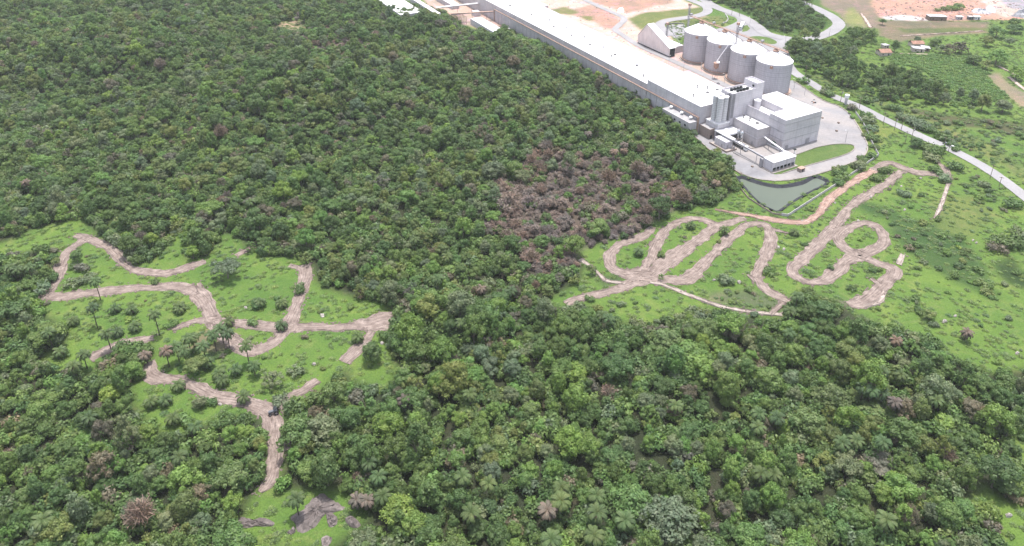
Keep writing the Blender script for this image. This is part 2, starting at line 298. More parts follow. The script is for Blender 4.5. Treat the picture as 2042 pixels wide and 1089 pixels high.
ZONES = [  # outline, ground colour
 ([(1000, -200), (1345, -200), (1360, 0), (1400, 16), (1405, 34), (1325, 45), (1345, 90), (1440, 130), (1520, 170), (1590, 168), (1600, 200), (1500, 240), (1200, 200), (1050, 60)], (0.385, 0.296, 0.252)),
 ([(840, -200), (1000, -200), (1010, 60), (960, 60), (900, 40), (850, 20)], (0.333, 0.252, 0.207)),
 ([(1180, 10), (1225, 30), (1243, 50), (1225, 62), (1170, 40), (1130, 22)], (0.296, 0.185, 0.141)),
 ([(1095, 20), (1128, 12), (1155, 25), (1140, 30), (1110, 28)], (0.141, 0.141, 0.052)), ([(1155, 33), (1180, 32), (1182, 42), (1168, 42)], (0.118, 0.126, 0.044)),
 ([(1150, -60), (1345, -60), (1345, 6), (1300, 14), (1250, 26), (1180, 4)], (0.281, 0.178, 0.133)),
 ([(1250, 36), (1283, 25), (1339, 20), (1400, 15), (1407, 27), (1376, 32), (1322, 39), (1295, 52), (1281, 62), (1272, 56), (1256, 44)], (0.104, 0.126, 0.037)),
 ([(1308, 48), (1340, 40), (1385, 34), (1430, 30), (1455, 38), (1448, 50), (1410, 52), (1365, 50), (1325, 54), (1330, 66), (1316, 60)], (0.104, 0.126, 0.037)),
 ([(1405, -60), (1445, 12), (1500, 36), (1520, 54), (1548, 66), (1590, 70), (1640, 58), (1660, 44), (1668, 36), (1640, 12), (1600, -60)], (0.044, 0.089, 0.018)),
 ([(1600, -60), (1640, 10), (1676, 30), (1690, 56), (1750, 56), (1755, 30), (1738, 12), (1730, -60)], (0.148, 0.122, 0.089)),
 ([(1690, 20), (1700, 12), (1722, 36), (1730, 54), (1695, 54), (1684, 36)], (0.148, 0.163, 0.059)),
 ([(1728, -60), (1740, 14), (1760, 40), (1800, 41), (1900, 42), (2300, 32), (2300, -60)], (0.311, 0.189, 0.144)),
 ([(1757, 33), (1800, 30), (1860, 37), (1850, 41), (1765, 40)], (0.370, 0.348, 0.340)),
 ([(1940, -60), (1960, 5), (1985, 25), (2000, 33), (2300, 20), (2300, -60)], (0.407, 0.311, 0.266)), ([(1990, -60), (1998, 6), (2020, 18), (2300, 22), (2300, -60)], (0.222, 0.215, 0.229)),
 ([(1748, 42), (1800, 41), (1975, 44), (1970, 66), (1880, 72), (1790, 84), (1752, 70)], (0.126, 0.107, 0.067)), ([(1790, 57), (1975, 55), (1970, 63), (1800, 66)], (0.074, 0.092, 0.030)),
 ([(1772, 106), (1850, 108), (1925, 112), (1958, 135), (1990, 160), (2010, 195), (1960, 205), (1900, 215), (1880, 165), (1830, 135), (1780, 128)], (0.063, 0.122, 0.026)),
 ([(1965, 150), (1990, 143), (2010, 165), (2042, 185), (2300, 215), (2300, 250), (2042, 215), (2000, 185)], (0.178, 0.148, 0.096)),
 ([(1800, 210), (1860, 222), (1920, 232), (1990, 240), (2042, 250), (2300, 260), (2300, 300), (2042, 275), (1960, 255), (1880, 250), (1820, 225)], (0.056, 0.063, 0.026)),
 ([(1610, 150), (1700, 190), (1800, 235), (1900, 278), (2000, 330), (2042, 370), (2042, 330), (1960, 280), (1860, 240), (1760, 200), (1680, 172), (1620, 145)], (0.089, 0.122, 0.033)),
 ([(1670, 240), (1740, 240), (1790, 262), (1770, 285), (1745, 300), (1715, 260)], (0.111, 0.148, 0.033)),
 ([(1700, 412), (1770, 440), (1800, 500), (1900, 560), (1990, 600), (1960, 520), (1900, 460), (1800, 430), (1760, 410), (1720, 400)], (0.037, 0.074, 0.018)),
 ([(1850, 400), (1940, 390), (1990, 430), (1930, 480), (1870, 460)], (0.096, 0.130, 0.033)),
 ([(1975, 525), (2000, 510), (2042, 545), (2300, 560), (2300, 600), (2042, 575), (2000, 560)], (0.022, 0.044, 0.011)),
 ([(1480, 580), (1580, 590), (1560, 625), (1440, 610), (1400, 590)], (0.074, 0.096, 0.044)),
 ([(1180, 545), (1230, 550), (1250, 568), (1200, 570)], (0.044, 0.067, 0.026)),
 ([(1600, 590), (1690, 600), (1690, 612), (1600, 608)], (0.163, 0.122, 0.104)), ([(340, 700), (440, 640), (480, 690), (450, 700), (360, 700)], (0.111, 0.104, 0.059)),
]
# ground sheet
xs = np.concatenate([-np.geomspace(7000, 560, 14)[:-1], np.arange(-560, 761, 2.), np.geomspace(760, 7000, 14)[1:]])
ys = np.concatenate([-np.geomspace(7000, 40, 14)[:-1], np.linspace(-40, 98, 8), np.arange(100, 901, 2.), np.geomspace(900, 9000, 16)[1:]])
gx, gy = np.meshgrid(xs, ys); gz = terr(gx, gy)
gpx, gpy = pr(gx, gy, gz); front = gy > 60
jx = (vnoise(gx, gy, 6) - .5) * 16 + (vnoise(gx + 99, gy, 18) - .5) * 16; jy = ((vnoise(gx, gy + 50, 6) - .5) * 8 + (vnoise(gx, gy + 9, 18) - .5) * 8)
k = np.clip(gpy / 700, .25, 1.3); qx = gpx + jx * k; qy = gpy + jy * k
colr = np.zeros(gx.shape + (3,)); colr[:] = GR
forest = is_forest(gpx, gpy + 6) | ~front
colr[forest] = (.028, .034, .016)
for b in BROWN: colr[inpoly(qx, qy, b) & forest] = (.07, .058, .046)
for poly, c in ZONES: colr[inpoly(qx, qy, poly) & front & ~forest] = c
colr[CLEAR and inpoly(gpx, gpy, CLEAR[5])] = (.2, .17, .1)
for _ in range(2):
    c2 = colr.copy(); c2[1:-1, 1:-1] = (colr[1:-1, 1:-1] * 2 + colr[2:, 1:-1] + colr[:-2, 1:-1] + colr[1:-1, 2:] + colr[1:-1, :-2]) / 6; colr = c2
PONDL = [(1469.6, 354), (1479.6, 351), (1498, 357), (1519.5, 364), (1540, 368), (1559, 369.5), (1582, 366), (1602, 361), (1625, 349.6), (1649, 358), (1648.5, 366), (1616, 382), (1582, 402), (1553.6, 420), (1542, 418), (1519.5, 406.5), (1496.7, 386.6), (1479.6, 367)]
inp = inpoly(gpx, gpy, PONDL); gz = gz + np.where(inp, -3.2, 0)
gz += (~inp) * (vnoise(gx, gy, 14) - .5) * .0
ny, nx = gx.shape
me = bpy.data.meshes.new('ground')
me.vertices.add(nx * ny); me.vertices.foreach_set('co', np.stack([gx, gy, gz], -1).astype(np.float32).ravel())
ii = (np.arange(ny - 1)[:, None] * nx + np.arange(nx - 1)[None]).ravel(); fq = np.stack([ii, ii + 1, ii + nx + 1, ii + nx], 1)
me.loops.add(fq.size); me.loops.foreach_set('vertex_index', fq.ravel().astype(np.int32)); me.polygons.add(len(fq))
me.polygons.foreach_set('loop_start', np.arange(0, fq.size, 4, dtype=np.int32)); me.polygons.foreach_set('loop_total', np.full(len(fq), 4, np.int32))
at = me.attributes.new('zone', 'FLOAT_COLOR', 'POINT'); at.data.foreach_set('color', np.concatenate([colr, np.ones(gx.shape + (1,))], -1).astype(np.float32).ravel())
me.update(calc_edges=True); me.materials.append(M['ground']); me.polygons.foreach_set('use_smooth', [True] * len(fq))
go = bpy.data.objects.new('ground', me); COL.objects.link(go); tag(go, kind='structure')

# ---------------- sheets and ribbons laid on the ground ----------------
def smooth_line(pts, step=1.5):
    """pts: rows of numbers; Catmull-Rom through them, resampled"""
    P = np.array(pts, float); P = np.vstack([2 * P[0] - P[1], P, 2 * P[-1] - P[-2]]); out = []
    for i in range(1, len(P) - 2):
        p0, p1, p2, p3 = P[i - 1:i + 3]; n = max(2, int(np.hypot(*(p2 - p1)[:2]) / step))
        for t in np.arange(n) / n:
            out.append(.5 * ((2 * p1) + (-p0 + p2) * t + (2 * p0 - 5 * p1 + 4 * p2 - p3) * t * t + (-p0 + 3 * p1 - 3 * p2 + p3) * t ** 3))
    out.append(P[-2]); return np.array(out)
def sheet(name, poly, mat, z=.02, label=None):
    w = [un(x, y) for x, y in poly]
    L = smooth_line(w + [w[0]], 4.)[:-1] if len(w) > 6 else np.array(w)
    tris = tessellate_polygon([[Vector((a, b, 0)) for a, b in L]])
    mb = MB(); mb.add([(a, b, z) for a, b in L], tris); o = mb.build(name, mat)
    for p in o.data.polygons:
        if p.normal.z < 0: p.flip()
    return tag(o, label, kind='structure')
_zo = [0.]
def ribbon(name, pts, mat, w=6, z=.05, rough=.45, berm=.22, kerb=None, label=None):
    """pts: (px, py[, width])"""
    _zo[0] += .006
    rows = []
    for p in pts:
        x, y = un(p[0], p[1]); rows.append((x, y, p[2] if len(p) > 2 else w))
    L = smooth_line(rows, 1.4); n = len(L); d = np.gradient(L[:, :2], axis=0); d /= np.maximum(np.hypot(d[:, 0], d[:, 1])[:, None], 1e-6); nrm = np.stack([-d[:, 1], d[:, 0]], 1)
    s = np.concatenate([[0], np.cumsum(np.hypot(*np.diff(L[:, :2], axis=0).T))]); prof = [-1, -.93, -.8, -.62, -.45, -.2, .2, .45, .62, .8, .93, 1]
    pz = [-.25, .3, 1, .15, -.05, .2, .2, -.05, .15, 1, .3, -.25]
    vs = []; uv = []
    off = RNG.random() * 500
    for j, (a, h) in enumerate(zip(prof, pz)):
        side = 0 if a < 0 else 300
        nz = (vnoise(s + off, side + np.zeros(n), 3.) - .5) * 2 * rough + (vnoise(s + off, side + 40 + np.zeros(n), 11.) - .5) * 2.6 * rough
        ww = L[:, 2] / 2 * a + np.sign(a) * nz * abs(a) ** 2 * np.minimum(1, L[:, 2] / 7)
        bz = h * berm * (.3 + 1.4 * vnoise(s + off, side + 80 + np.zeros(n), 4.)) if abs(a) > .5 else np.full(n, h * berm * .3)
        if berm == 0: bz = np.zeros(n)
        vs.append(np.stack([L[:, 0] + nrm[:, 0] * ww, L[:, 1] + nrm[:, 1] * ww, terr(L[:, 0], L[:, 1]) + z + _zo[0] + bz], 1)); uv.append(np.stack([ww, s], 1))
    V = np.stack(vs, 1).reshape(-1, 3); UV = np.stack(uv, 1).reshape(-1, 2); m = len(prof); fs = [(i * m + j, i * m + j + 1, (i + 1) * m + j + 1, (i + 1) * m + j) for i in range(n - 1) for j in range(m - 1)]
    me = bpy.data.meshes.new(name); me.from_pydata(V.tolist(), [], [f[::-1] for f in fs]); ul = me.uv_layers.new(name='UVMap')
    li = np.zeros(len(me.loops), np.int32); me.loops.foreach_get('vertex_index', li); ul.data.foreach_set('uv', UV[li].astype(np.float32).ravel())
    me.materials.append(mat); me.update()
    if len(me.polygons) and me.polygons[len(me.polygons) // 2].normal.z < 0: me.flip_normals()
    o = bpy.data.objects.new(name, me); COL.objects.link(o)
    return tag(o, label, kind='structure')
D = M['dirt']
TR = [
 ('dirt_track', [(149, 469, 4), (174, 475), (207, 488), (231, 504), (248, 525), (269, 538), (297, 544), (331, 545), (355, 539.5), (384, 529), (411, 522, 3)], D, 5.6),
 ('dirt_track', [(470, 510, 3), (500, 494, 3)], D, 3),
 ('dirt_track', [(172, 474), (161, 482), (136, 500), (122, 521), (116, 550), (103, 575), (89, 589), (74, 608, 3)], D, 5.2),
 ('dirt_track', [(84, 589), (124, 591), (174, 585), (215, 580), (264, 575.5), (314, 572.6), (355, 572.6), (384, 579, 7), (403, 593, 8), (417, 616), (426, 637), (438, 661), (459, 678), (480, 690)], D, 6.6),
 ('dirt_track', [(426, 640, 5), (467, 645), (516.5, 649), (574, 651, 7), (620, 652), (682, 653), (735, 647, 8), (764, 641, 12), (795, 640, 11)], D, 5.6),
 ('dirt_track', [(606, 528, 7), (607, 554, 7), (599, 579), (591, 608), (578.5, 637, 8), (570, 653, 8), (558, 674, 6.5), (537, 688), (508, 698), (483, 694), (463, 682)], D, 6),
 ('dirt_track', [(576, 530, 2.5), (598, 534, 3)], D, 3), ('dirt_track', [(395, 565, 2), (402, 580, 4)], D, 3),
 ('dirt_track', [(430, 637, 5), (395, 640, 4), (372, 646, 3.5), (343, 658, 3)], D, 4),
 ('dirt_track', [(306, 674, 3), (273, 680), (240, 686), (211, 699), (178, 715)], D, 5),
 ('dirt_track', [(742, 661), (727, 682), (707, 703), (686, 723)], D, 5.2),
 ('dirt_track', [(634, 758), (599, 781), (574, 794), (552, 815)], D, 5),
 ('dirt_track', [(294, 723, 4), (298, 745, 6), (315, 753), (331, 756), (364, 760.6), (393, 773), (430, 789.5), (475, 799), (512, 810), (536, 823, 8), (546, 846, 8), (545, 870, 7), (550, 897, 7.5), (544, 936, 6), (537, 960, 5.5), (519, 982, 2.5)], D, 5.8),
 ('dirt_track', [(560, 891, 3), (597, 892, 3)], D, 3),
 ('dirt_track', [(1127, 606, 5), (1163, 593), (1204, 584), (1246, 572, 7), (1291, 551.6, 11), (1325, 527, 11), (1366.6, 497, 10), (1400.5, 474, 8), (1427, 453.5, 7), (1457, 442), (1485, 434, 5)], D, 6),
 ('dirt_track', [(1302, 453, 4), (1283.6, 470), (1249.7, 482), (1227, 493), (1214, 512), (1217.6, 531), (1242, 543), (1276, 539), (1295, 520), (1310, 489), (1325, 463), (1347.7, 445), (1378, 437), (1404, 438.4), (1425, 448)], D, 6.4),
 ('dirt_track', [(1240, 543), (1262, 549, 9), (1300, 548)], D, 8), ('dirt_track', [(1294, 490, 2), (1314, 473, 4)], D, 3),
 ('dirt_track', [(1280, 556, 4), (1330, 558), (1360, 561, 8), (1381.7, 549.7, 9), (1408, 523), (1434.5, 497), (1461, 470.5), (1483.5, 452), (1502, 446), (1521, 448), (1535, 459), (1537, 478, 7.5), (1528.7, 504.4, 7.5), (1517.4, 531, 7.5), (1508, 549.7), (1516, 565), (1532.5, 580), (1559, 595), (1572, 602.5)], D, 6.6),
 ('dirt_track', [(1536, 457, 4), (1572, 466, 1.5)], D, 3), ('dirt_track', [(1490, 548, 2), (1506, 560, 5)], D, 3),
 ('dirt_track', [(1798.5, 341, 7), (1767, 367), (1730, 389.5), (1702, 406.5), (1679, 432), (1656, 460.6), (1630.5, 489, 8.5), (1602, 515, 8), (1581, 535), (1592, 553.5, 6), (1619, 564, 6), (1645.6, 559, 7), (1668, 542, 8.5), (1691, 519.5, 9.5), (1717, 509, 9), (1743.6, 497, 7), (1759, 482, 7), (1752, 457, 8), (1730, 446, 7.5), (1698, 451.6), (1671, 470), (1679.5, 489), (1702, 504.4), (1721, 513), (1751, 525), (1777, 534.6), (1783, 543), (1770, 561, 7), (1747, 583.6, 9), (1721, 602.5, 9), (1691, 608, 5)], D, 6.8),
 ('dirt_track', [(1700, 498, 2), (1722, 507, 5)], D, 4), ('dirt_track', [(1736, 556, 2), (1752, 568, 5)], D, 3),
 ('dirt_track', [(1870, 324, 2), (1884, 338, 5), (1893, 358, 6)], D, 5),
 ('dirt_track', [(1741, 340, 5.5), (1767, 326, 6), (1787, 329, 7), (1810, 340, 9), (1838, 346), (1866, 348), (1889, 353)], D, 7),
 ('red_track', [(1425.5, 418, 2), (1454, 423.6, 3), (1496.7, 430.7, 4), (1536.5, 438), (1576, 442), (1603, 442.6), (1622, 435), (1639, 418), (1656, 396), (1682, 375), (1710, 358), (1741.6, 340)], M['red'], 5.4),
 ('pale_path', [(1156, 518, 4), (1180, 533, 2), (1197, 550), (1212, 561), (1246, 565.5)], M['white'], 2.4), ('pale_path', [(1296, 563), (1320, 568), (1344, 577), (1381.7, 592), (1434.5, 611), (1480, 620), (1525, 626), (1559, 628)], M['white'], 2.6),
 ('pale_path', [(1538, 628), (1552, 613), (1563, 602)], M['dirt'], 3), ('pale_path', [(1892, 359), (1888, 375), (1882, 395), (1872.5, 420, 3), (1862, 436, 1)], M['white'], 2.4),
 ('pale_path', [(1800, 508, 3.4), (1791, 528, 3.6)], M['white'], 3.4), ('pale_path', [(1763, 580, 1.5), (1759, 596), (1746, 606), (1722, 613, 2)], M['white'], 2.8),
 ('pale_path', [(1092, 603, 3), (1084, 604, 2)], M['white'], 2.5), ('pale_path', [(2024, 150, 2), (1990, 132, 3)], M['pale'], 3), ('pale_path', [(2012, 154, 3), (2042, 178, 3), (2100, 215, 3)], M['pale'], 3),
 ('pale_path', [(1717, 27, 2), (1728, 42), (1735, 55)], M['pale'], 3.5), ('pale_path', [(1776, 107, 2), (1850, 109)], M['pale'], 2.5), ('pale_path', [(1795, 72, 2), (1870, 68), (1960, 62)], M['pale'], 1.6),
]
TR = [(nm, [(p[0], p[1], *[c_ * (.8 if p[0] > 1000 and mt is not M['white'] else .7 if mt is M['white'] else .95) for c_ in p[2:]]) for p in pts], mt, w * (.8 if pts[0][0] > 1000 else .95)) for nm, pts, mt, w in TR]
for nm, pts, mt, w in TR: ribbon(nm, pts, mt, w, rough=.8 if mt is not M['white'] else .4, berm=.3)
ribbon('road', [(1560, -30), (1591, 0), (1630, 18), (1658, 33), (1673, 48), (1660, 62), (1635, 73), (1605, 79), (1570, 77), (1530, 68), (1508, 52), (1487, 38), (1459, 26), (1427, 14), (1395, -6), (1360, -30)], M['road'], 11, .03, .1, 0)
ribbon('road', [(1571, 77), (1562, 92), (1566, 112), (1580, 141), (1618.7, 167), (1659.8, 191), (1712.7, 213), (1763, 238.4), (1838, 273), (1891, 296), (1948.6, 326), (1992.7, 354), (2039, 389), (2120, 450)], M['road'], 7.6, .035, .12, 0)
ribbon('service_road', [(1357, -6), (1387, 4), (1408, 14), (1410, 24), (1394, 31), (1367, 36), (1332, 41), (1316, 49), (1322, 60), (1340, 72)], M['road'], 9, .03, .1, 0)
ribbon('service_road', [(1150, -20), (1160, -4), (1190, 11), (1214, 22), (1237, 32), (1245, 40), (1234, 51), (1227, 60), (1241, 70), (1275, 92), (1340, 121), (1400, 148), (1450, 172), (1500, 190)], M['road'], 6, .03, .15, 0)
sheet('truck_apron', [(1420, 12), (1452, 30), (1464, 34), (1470, 42), (1450, 52), (1420, 60), (1390, 70), (1440, 105), (1520, 140), (1575, 130), (1568, 105), (1584, 86), (1560, 78), (1520, 66), (1505, 50), (1480, 36), (1450, 22)], M['asph'], .026)
sheet('truck_apron', [(1327, 57), (1337, 49), (1365, 49), (1372, 75), (1345, 77)], M['asph'], .022)
YARD = [(1580, 160), (1600, 172), (1640, 200), (1672, 212), (1694, 228), (1710, 250), (1722, 272), (1730, 292), (1722, 312), (1690, 328), (1650, 342), (1604, 354), (1560, 361), (1520, 359), (1492, 352), (1468, 341), (1440, 318), (1412, 298), (1384, 272), (1372, 262), (1380, 240), (1440, 200), (1520, 170)]
sheet('yard', YARD, M['yard'], .03)
sheet('lawn', [(1588, 309), (1612, 300), (1635, 293), (1667, 288), (1697, 289), (1704, 296), (1690, 307), (1645, 321), (1602, 333), (1559, 347), (1540, 346), (1560, 338)], M['ground'], .06)
sheet('lawn', [(1489, 76), (1501, 72.5), (1519, 72.6), (1536, 76), (1549, 83), (1545, 88), (1524, 87), (1508, 84)], M['ground'], .07)
sheet('lawn', [(1482, 52), (1490, 50), (1496, 57), (1490, 62), (1480, 64)], M['ground'], .07)
for o in bpy.data.objects:
    if o.name.startswith('lawn'):
        a_ = o.data.attributes.new('zone', 'FLOAT_COLOR', 'POINT'); a_.data.foreach_set('color', np.tile([.075, .122, .03, 1], len(o.data.vertices)).astype(np.float32))
ribbon('kerb', [(1583, 162), (1600, 173), (1640, 200), (1672, 212), (1694, 228), (1710, 250), (1722, 272), (1730, 292), (1722, 312), (1690, 328), (1650, 342), (1604, 354), (1560, 361), (1520, 359), (1492, 352), (1468, 341)], M['kerb'], .7, .05, .05, .12)
ribbon('kerb', [(1588, 309), (1612, 300), (1635, 293), (1667, 288), (1697, 289), (1704, 296), (1690, 307), (1645, 321), (1602, 333), (1559, 347)], M['kerb'], .5, .05, .05, .12)
# pond
pw = np.array([un(*p) for p in PONDL]); pw = smooth_line(np.vstack([pw, pw[:1]]), 2.)[:-1]; c0 = pw.mean(0)
area = .5 * np.sum(pw[:, 0] * np.roll(pw[:, 1], -1) - np.roll(pw[:, 0], -1) * pw[:, 1]); tg = np.roll(pw, -1, 0) - np.roll(pw, 1, 0); tg /= np.hypot(tg[:, 0], tg[:, 1])[:, None]
inn = np.stack([-tg[:, 1], tg[:, 0]], 1) * (1 if area > 0 else -1)
mb = MB(); n = len(pw); rings = []
for off, z in ((-.7, .0), (-.45, .22), (0, .18), (.9, -.6), (2.3, -1.6)):
    jit = np.array([(vnoise(i * 2., off * 7, 2.5) - .5) * .5 for i in range(n)]); q = pw + inn * (off + (jit if z < 0 else 0))[:, None] if z < 0 else pw + inn * off
    rings.append([(q[i, 0], q[i, 1], z) for i in range(n)])
for r in rings: mb.v += r
mb.f = [(k * n + i, k * n + (i + 1) % n, (k + 1) * n + (i + 1) % n, (k + 1) * n + i) for k in range(4) for i in range(n)]; mb.m = [0] * len(mb.f)
o = mb.build('pond_liner', M['liner']); tag(o, kind='structure')
q = pw + inn * 1.35; mb = MB(); mb.add([(a, b, -1.05) for a, b in q], tessellate_polygon([[Vector((a, b, 0)) for a, b in q]])); o = mb.build('water', M['water']); tag(o, kind='structure')
for p_ in o.data.polygons:
    if p_.normal.z < 0: p_.flip()

# ---------------- factory: everything set out on the plant's own u/v grid ----------------
ORG = {}
def ft(name, label, cat, u, v, group=None):
    x, y = fuv(u, v); o = empty(name, (x, y, 0), ROTF, label, cat, group); ORG[o.name] = (u, v); return o
class FB(MB):
    def __init__(s, root): super().__init__(); s.ou, s.ov = ORG[root.name]; s.root = root
    def b(s, u0, u1, v0, v1, z0, z1, m=0): s.box(v0 - s.ov, v1 - s.ov, u0 - s.ou, u1 - s.ou, z0, z1, m); return s
    def P(s, u, v, z): return (v - s.ov, u - s.ou, z)
    def t(s, a, b, r, n=8): s.tube(s.P(*a), s.P(*b), r, n); return s
    def c(s, u, v, prof, n=20): s.lathe(prof, n, (v - s.ov, u - s.ou)); return s
    def done(s, name, mat, parent=None, smooth=False): return s.build(name, mat, parent or s.root, smooth)
def hall(root, u0, u1, v0, v1, h, wall, parapet=.35, z0=0, rm=None):
    w = FB(root); t = .35
    w.b(u0, u1, v0, v0 + t, z0, h).b(u0, u1, v1 - t, v1, z0, h).b(u0, u0 + t, v0 + t, v1 - t, z0, h).b(u1 - t, u1, v0 + t, v1 - t, z0, h)
    w.done('wall', wall)
    return FB(root).b(u0 + t, u1 - t, v0 + t, v1 - t, h - parapet - .3, h - parapet).done('roof', rm or M['roof'])
def vents(root, roof, pix, z):
    for i, (px, py) in enumerate(pix):
        x, y = un(px, py, z); u, v = x * UX + y * UY, x * VX + y * VY; f = FB(root)
        if i % 2: f.c(u, v, [(1.1, z - .1), (1.1, z + .5), (.4, z + .9)], 12)
        else: f.c(u, v, [(.3, z - .1), (.3, z + 1.6), (.65, z + 1.6), (.65, z + 2), (.1, z + 2.3)], 10)
        f.done('roof_vent', M['vent'], roof)
W, W2 = M['wall'], M['wall2']
# long warehouse
r = ft('warehouse', 'very long grey warehouse with a flat white roof running along the forest edge', 'warehouse', 374, 303.5)
rf = hall(r, 372.4, 720, 303.5, 340.2, 15, W)
FB(r).b(372.4, 596, 302.9, 303.5, 0, 10.6).done('lower_wall', W)
FB(r).b(372.4, 597, 302.3, 303.6, 10.6, 11.1).b(596.0, 596.9, 302.3, 303.5, 0, 10.6).done('ledge', M['ledge'])
for i in range(34): FB(r).b(378 + i * 6.6, 378.2 + i * 6.6, 302.75, 302.9, 0, 10.6).done('pilaster', M['steel'])
vents(r, rf, [(1095.7, 42), (1104, 53), (1130, 57.7), (1139.5, 70.7), (1165.7, 76.3), (1176.7, 90), (1204, 96), (1226.5, 109), (990.7, 4), (1017.5, 11.5), (1029, 23.5), (1060, 29), (1219, 114.6), (1270, 131), (1283, 154)], 14.7)
for i in range(7): FB(r).b(379 + i * 7.5, 379.2 + i * 7.5, 305, 339, 14.65, 14.8).done('roof_joint', M['oldroof'], rf)
FB(r).b(372.4, 720, 321.7, 322.1, 14.65, 14.82).done('ridge_cap', M['roof'], rf)
# processing hall in front of it
r = ft('processing_hall', 'tall flat white-roofed grey hall joined to the near end of the long warehouse', 'hall', 319.5, 303.7)
rf = hall(r, 319.5, 372.4, 303.7, 339, 18, W2, .5)
FB(r).b(319.5, 372.4, 302.4, 303.7, 10.6, 11.1).b(319.5, 320.4, 302.4, 303.7, 0, 10.6).done('ledge', M['ledge'])
for i in range(8): FB(r).b(322 + i * 6.6, 322.2 + i * 6.6, 303.55, 303.7, 0, 10.6).done('pilaster', M['steel'])
vents(r, rf, [(1382.4, 194), (1411, 185), (1410.6, 178), (1430, 179), (1391, 175), (1432, 167)], 17.5)
# annex on the forest side
r = ft('annex', 'low narrow annex with a light roof and white vent domes beside the brown ledge', 'annex', 320, 296.5)
rf = hall(r, 320, 346.5, 296.4, 302.3, 8.4, W, .15, 3.2, M['oldroof']); FB(r).b(320, 346.5, 296.4, 296.75, 0, 3.2).b(320, 321, 301.3, 302.3, 0, 3.2).b(321, 346.5, 302, 302.3, 0, 3.2).done('base_wall', M['bwall'])
FB(r).b(320.4, 320.7, 297, 301, 0, 3.1).done('opening', M['dark'])
for px, py in ((1350.7, 213), (1369, 225), (1381.6, 236)):
    x, y = un(px, py, 8.6); u, v = x * UX + y * UY, min(x * VX + y * VY, 301); f = FB(r).c(u, v, [(.5, 8.2), (.5, 9.2), (1.15, 9.4), (1.1, 9.9), (.7, 10.3), (.1, 10.5)], 14).done('vent_dome', M['cone'], rf, True)
for i in range(5): FB(r).b(323 + i * 5, 324.6 + i * 5, 296.3, 296.4, 5, 6.2).done('window', M['glass'])
# process tower with penthouse and water tanks
r = ft('process_tower', 'tallest grey block with black round tanks on its roof beside the striped bins', 'tower', 308.4, 317.8)
hall(r, 308.4, 318.2, 317.8, 337.4, 27.8, W2, 1.1)
hall(r, 308.4, 319.2, 337.4, 343.6, 31, W2, .9); FB(r).b(310, 317, 338.2, 341, 30.1, 30.4).done('hatch_cover', M['cone'])
FB(r).b(310.5, 312, 337.2, 337.4, 26.8, 29.2).done('door', M['dark'])
for k in range(4): FB(r).t((308.0, 318.2 + k * .55, 11.6), (308.0, 318.2 + k * .55, 28), .14, 6).done('riser_pipe', M['steel'])
FB(r).t((309, 317.4, 10), (309, 317.4, 28), .2, 6).t((310, 317.4, 10), (310, 317.4, 28), .2, 6).b(310.8, 312.2, 316.9, 317.8, 10, 27.5).done('ladder_shaft', M['steel'])
for i in range(8):
    u = 314.6 if i < 4 else 311.4; v = 322.8 + (i % 4) * 2.6 + (0 if i < 4 else 2.2); x, y = fuv(u, v); mb = MB()
    mb.lathe([(1.02, 0), (1.05, .25), (.98, .5), (1.05, .75), (.98, 1.), (1.05, 1.25), (.8, 1.6), (.35, 1.75), (.3, 1.85)], 18)
    o = mb.build('water_tank', M['tank'], None, True); o.location = (x, y, 26.7)
    tag(o, f'round black water tank on the tower roof, {["first", "second", "third", "fourth"][i % 4]} from left in the {"back" if i < 4 else "front"} row', 'water tank', 'black water tanks on the tower roof')
# banded bins on their plinth building
r = ft('bin_building', 'low white-topped block carrying the four striped pale bins', 'building', 308, 307.8)
hall(r, 308, 317.8, 307.8, 317.5, 10, W2, .1, 0); FB(r).b(307.5, 308, 307.4, 317.6, 9.2, 9.9).b(307.5, 318, 307.4, 307.8, 9.2, 9.9).done('eave', M['roof'])
FB(r).t((307.4, 307.6, 2), (307.4, 307.6, 9.5), .12).t((307.4, 317.5, 2), (307.4, 317.5, 9.5), .12).t((307.4, 307.6, 6.2), (307.4, 317.5, 6.2), .12).done('downpipe', M['steel'])
for i, (u, v, w) in enumerate([(314.4, 310.5, 'back left'), (314.4, 314.4, 'back right'), (310.2, 310.5, 'front left'), (310.2, 314.4, 'front right')]):
    b = ft('storage_bin', f'slim pale banded bin, the {w} one of the four clustered beside the tower', 'bin', u, v, 'four banded bins')
    FB(b).c(u, v, [(1.8, 9.9), (1.8, 26), (1.7, 26.1)], 24).done('shell', M['bin'])
    f = FB(b)
    for k in range(13): f.c(u, v, [(1.86, 11 + k * 1.15), (1.86, 11.16 + k * 1.15)], 24)
    f.done('bands', M['oldroof']); FB(b).c(u, v, [(1.95, 26.1), (1.95, 26.3), (.2, 26.8)], 24).done('lid', M['cone'])
# small brown walled block, kiosk, canopy, middle block
r = ft('utility_block', 'small flat-roofed block with a stained brown side wall below the bins', 'building', 309.5, 303.4)
hall(r, 309.5, 319.2, 303.8, 308.6, 6.5, M['bwall'], .1, 0, M['oldroof']); FB(r).b(309.35, 309.5, 304.4, 306, 0, 2.4).done('door', M['dark'])
r = ft('pump_kiosk', 'small grey flat-roofed cabin on a walled platform beside the driveway', 'cabin', 293.5, 302.2)
hall(r, 293.5, 303, 302.2, 307.4, 5, W2, .1, .5); FB(r).b(290.5, 305, 300.2, 308.4, .05, .5).done('platform', M['kerb'])
FB(r).b(290.3, 290.5, 300.2, 308.4, .05, 1.1).b(290.5, 305, 300, 300.2, .05, 1.1).done('platform_wall', M['bwall']); FB(r).b(293.4, 293.5, 303.2, 304.4, .6, 2.8).done('door', M['steel']); FB(r).b(296, 297.2, 302.1, 302.2, .6, 2.8).done('door', M['steel'])
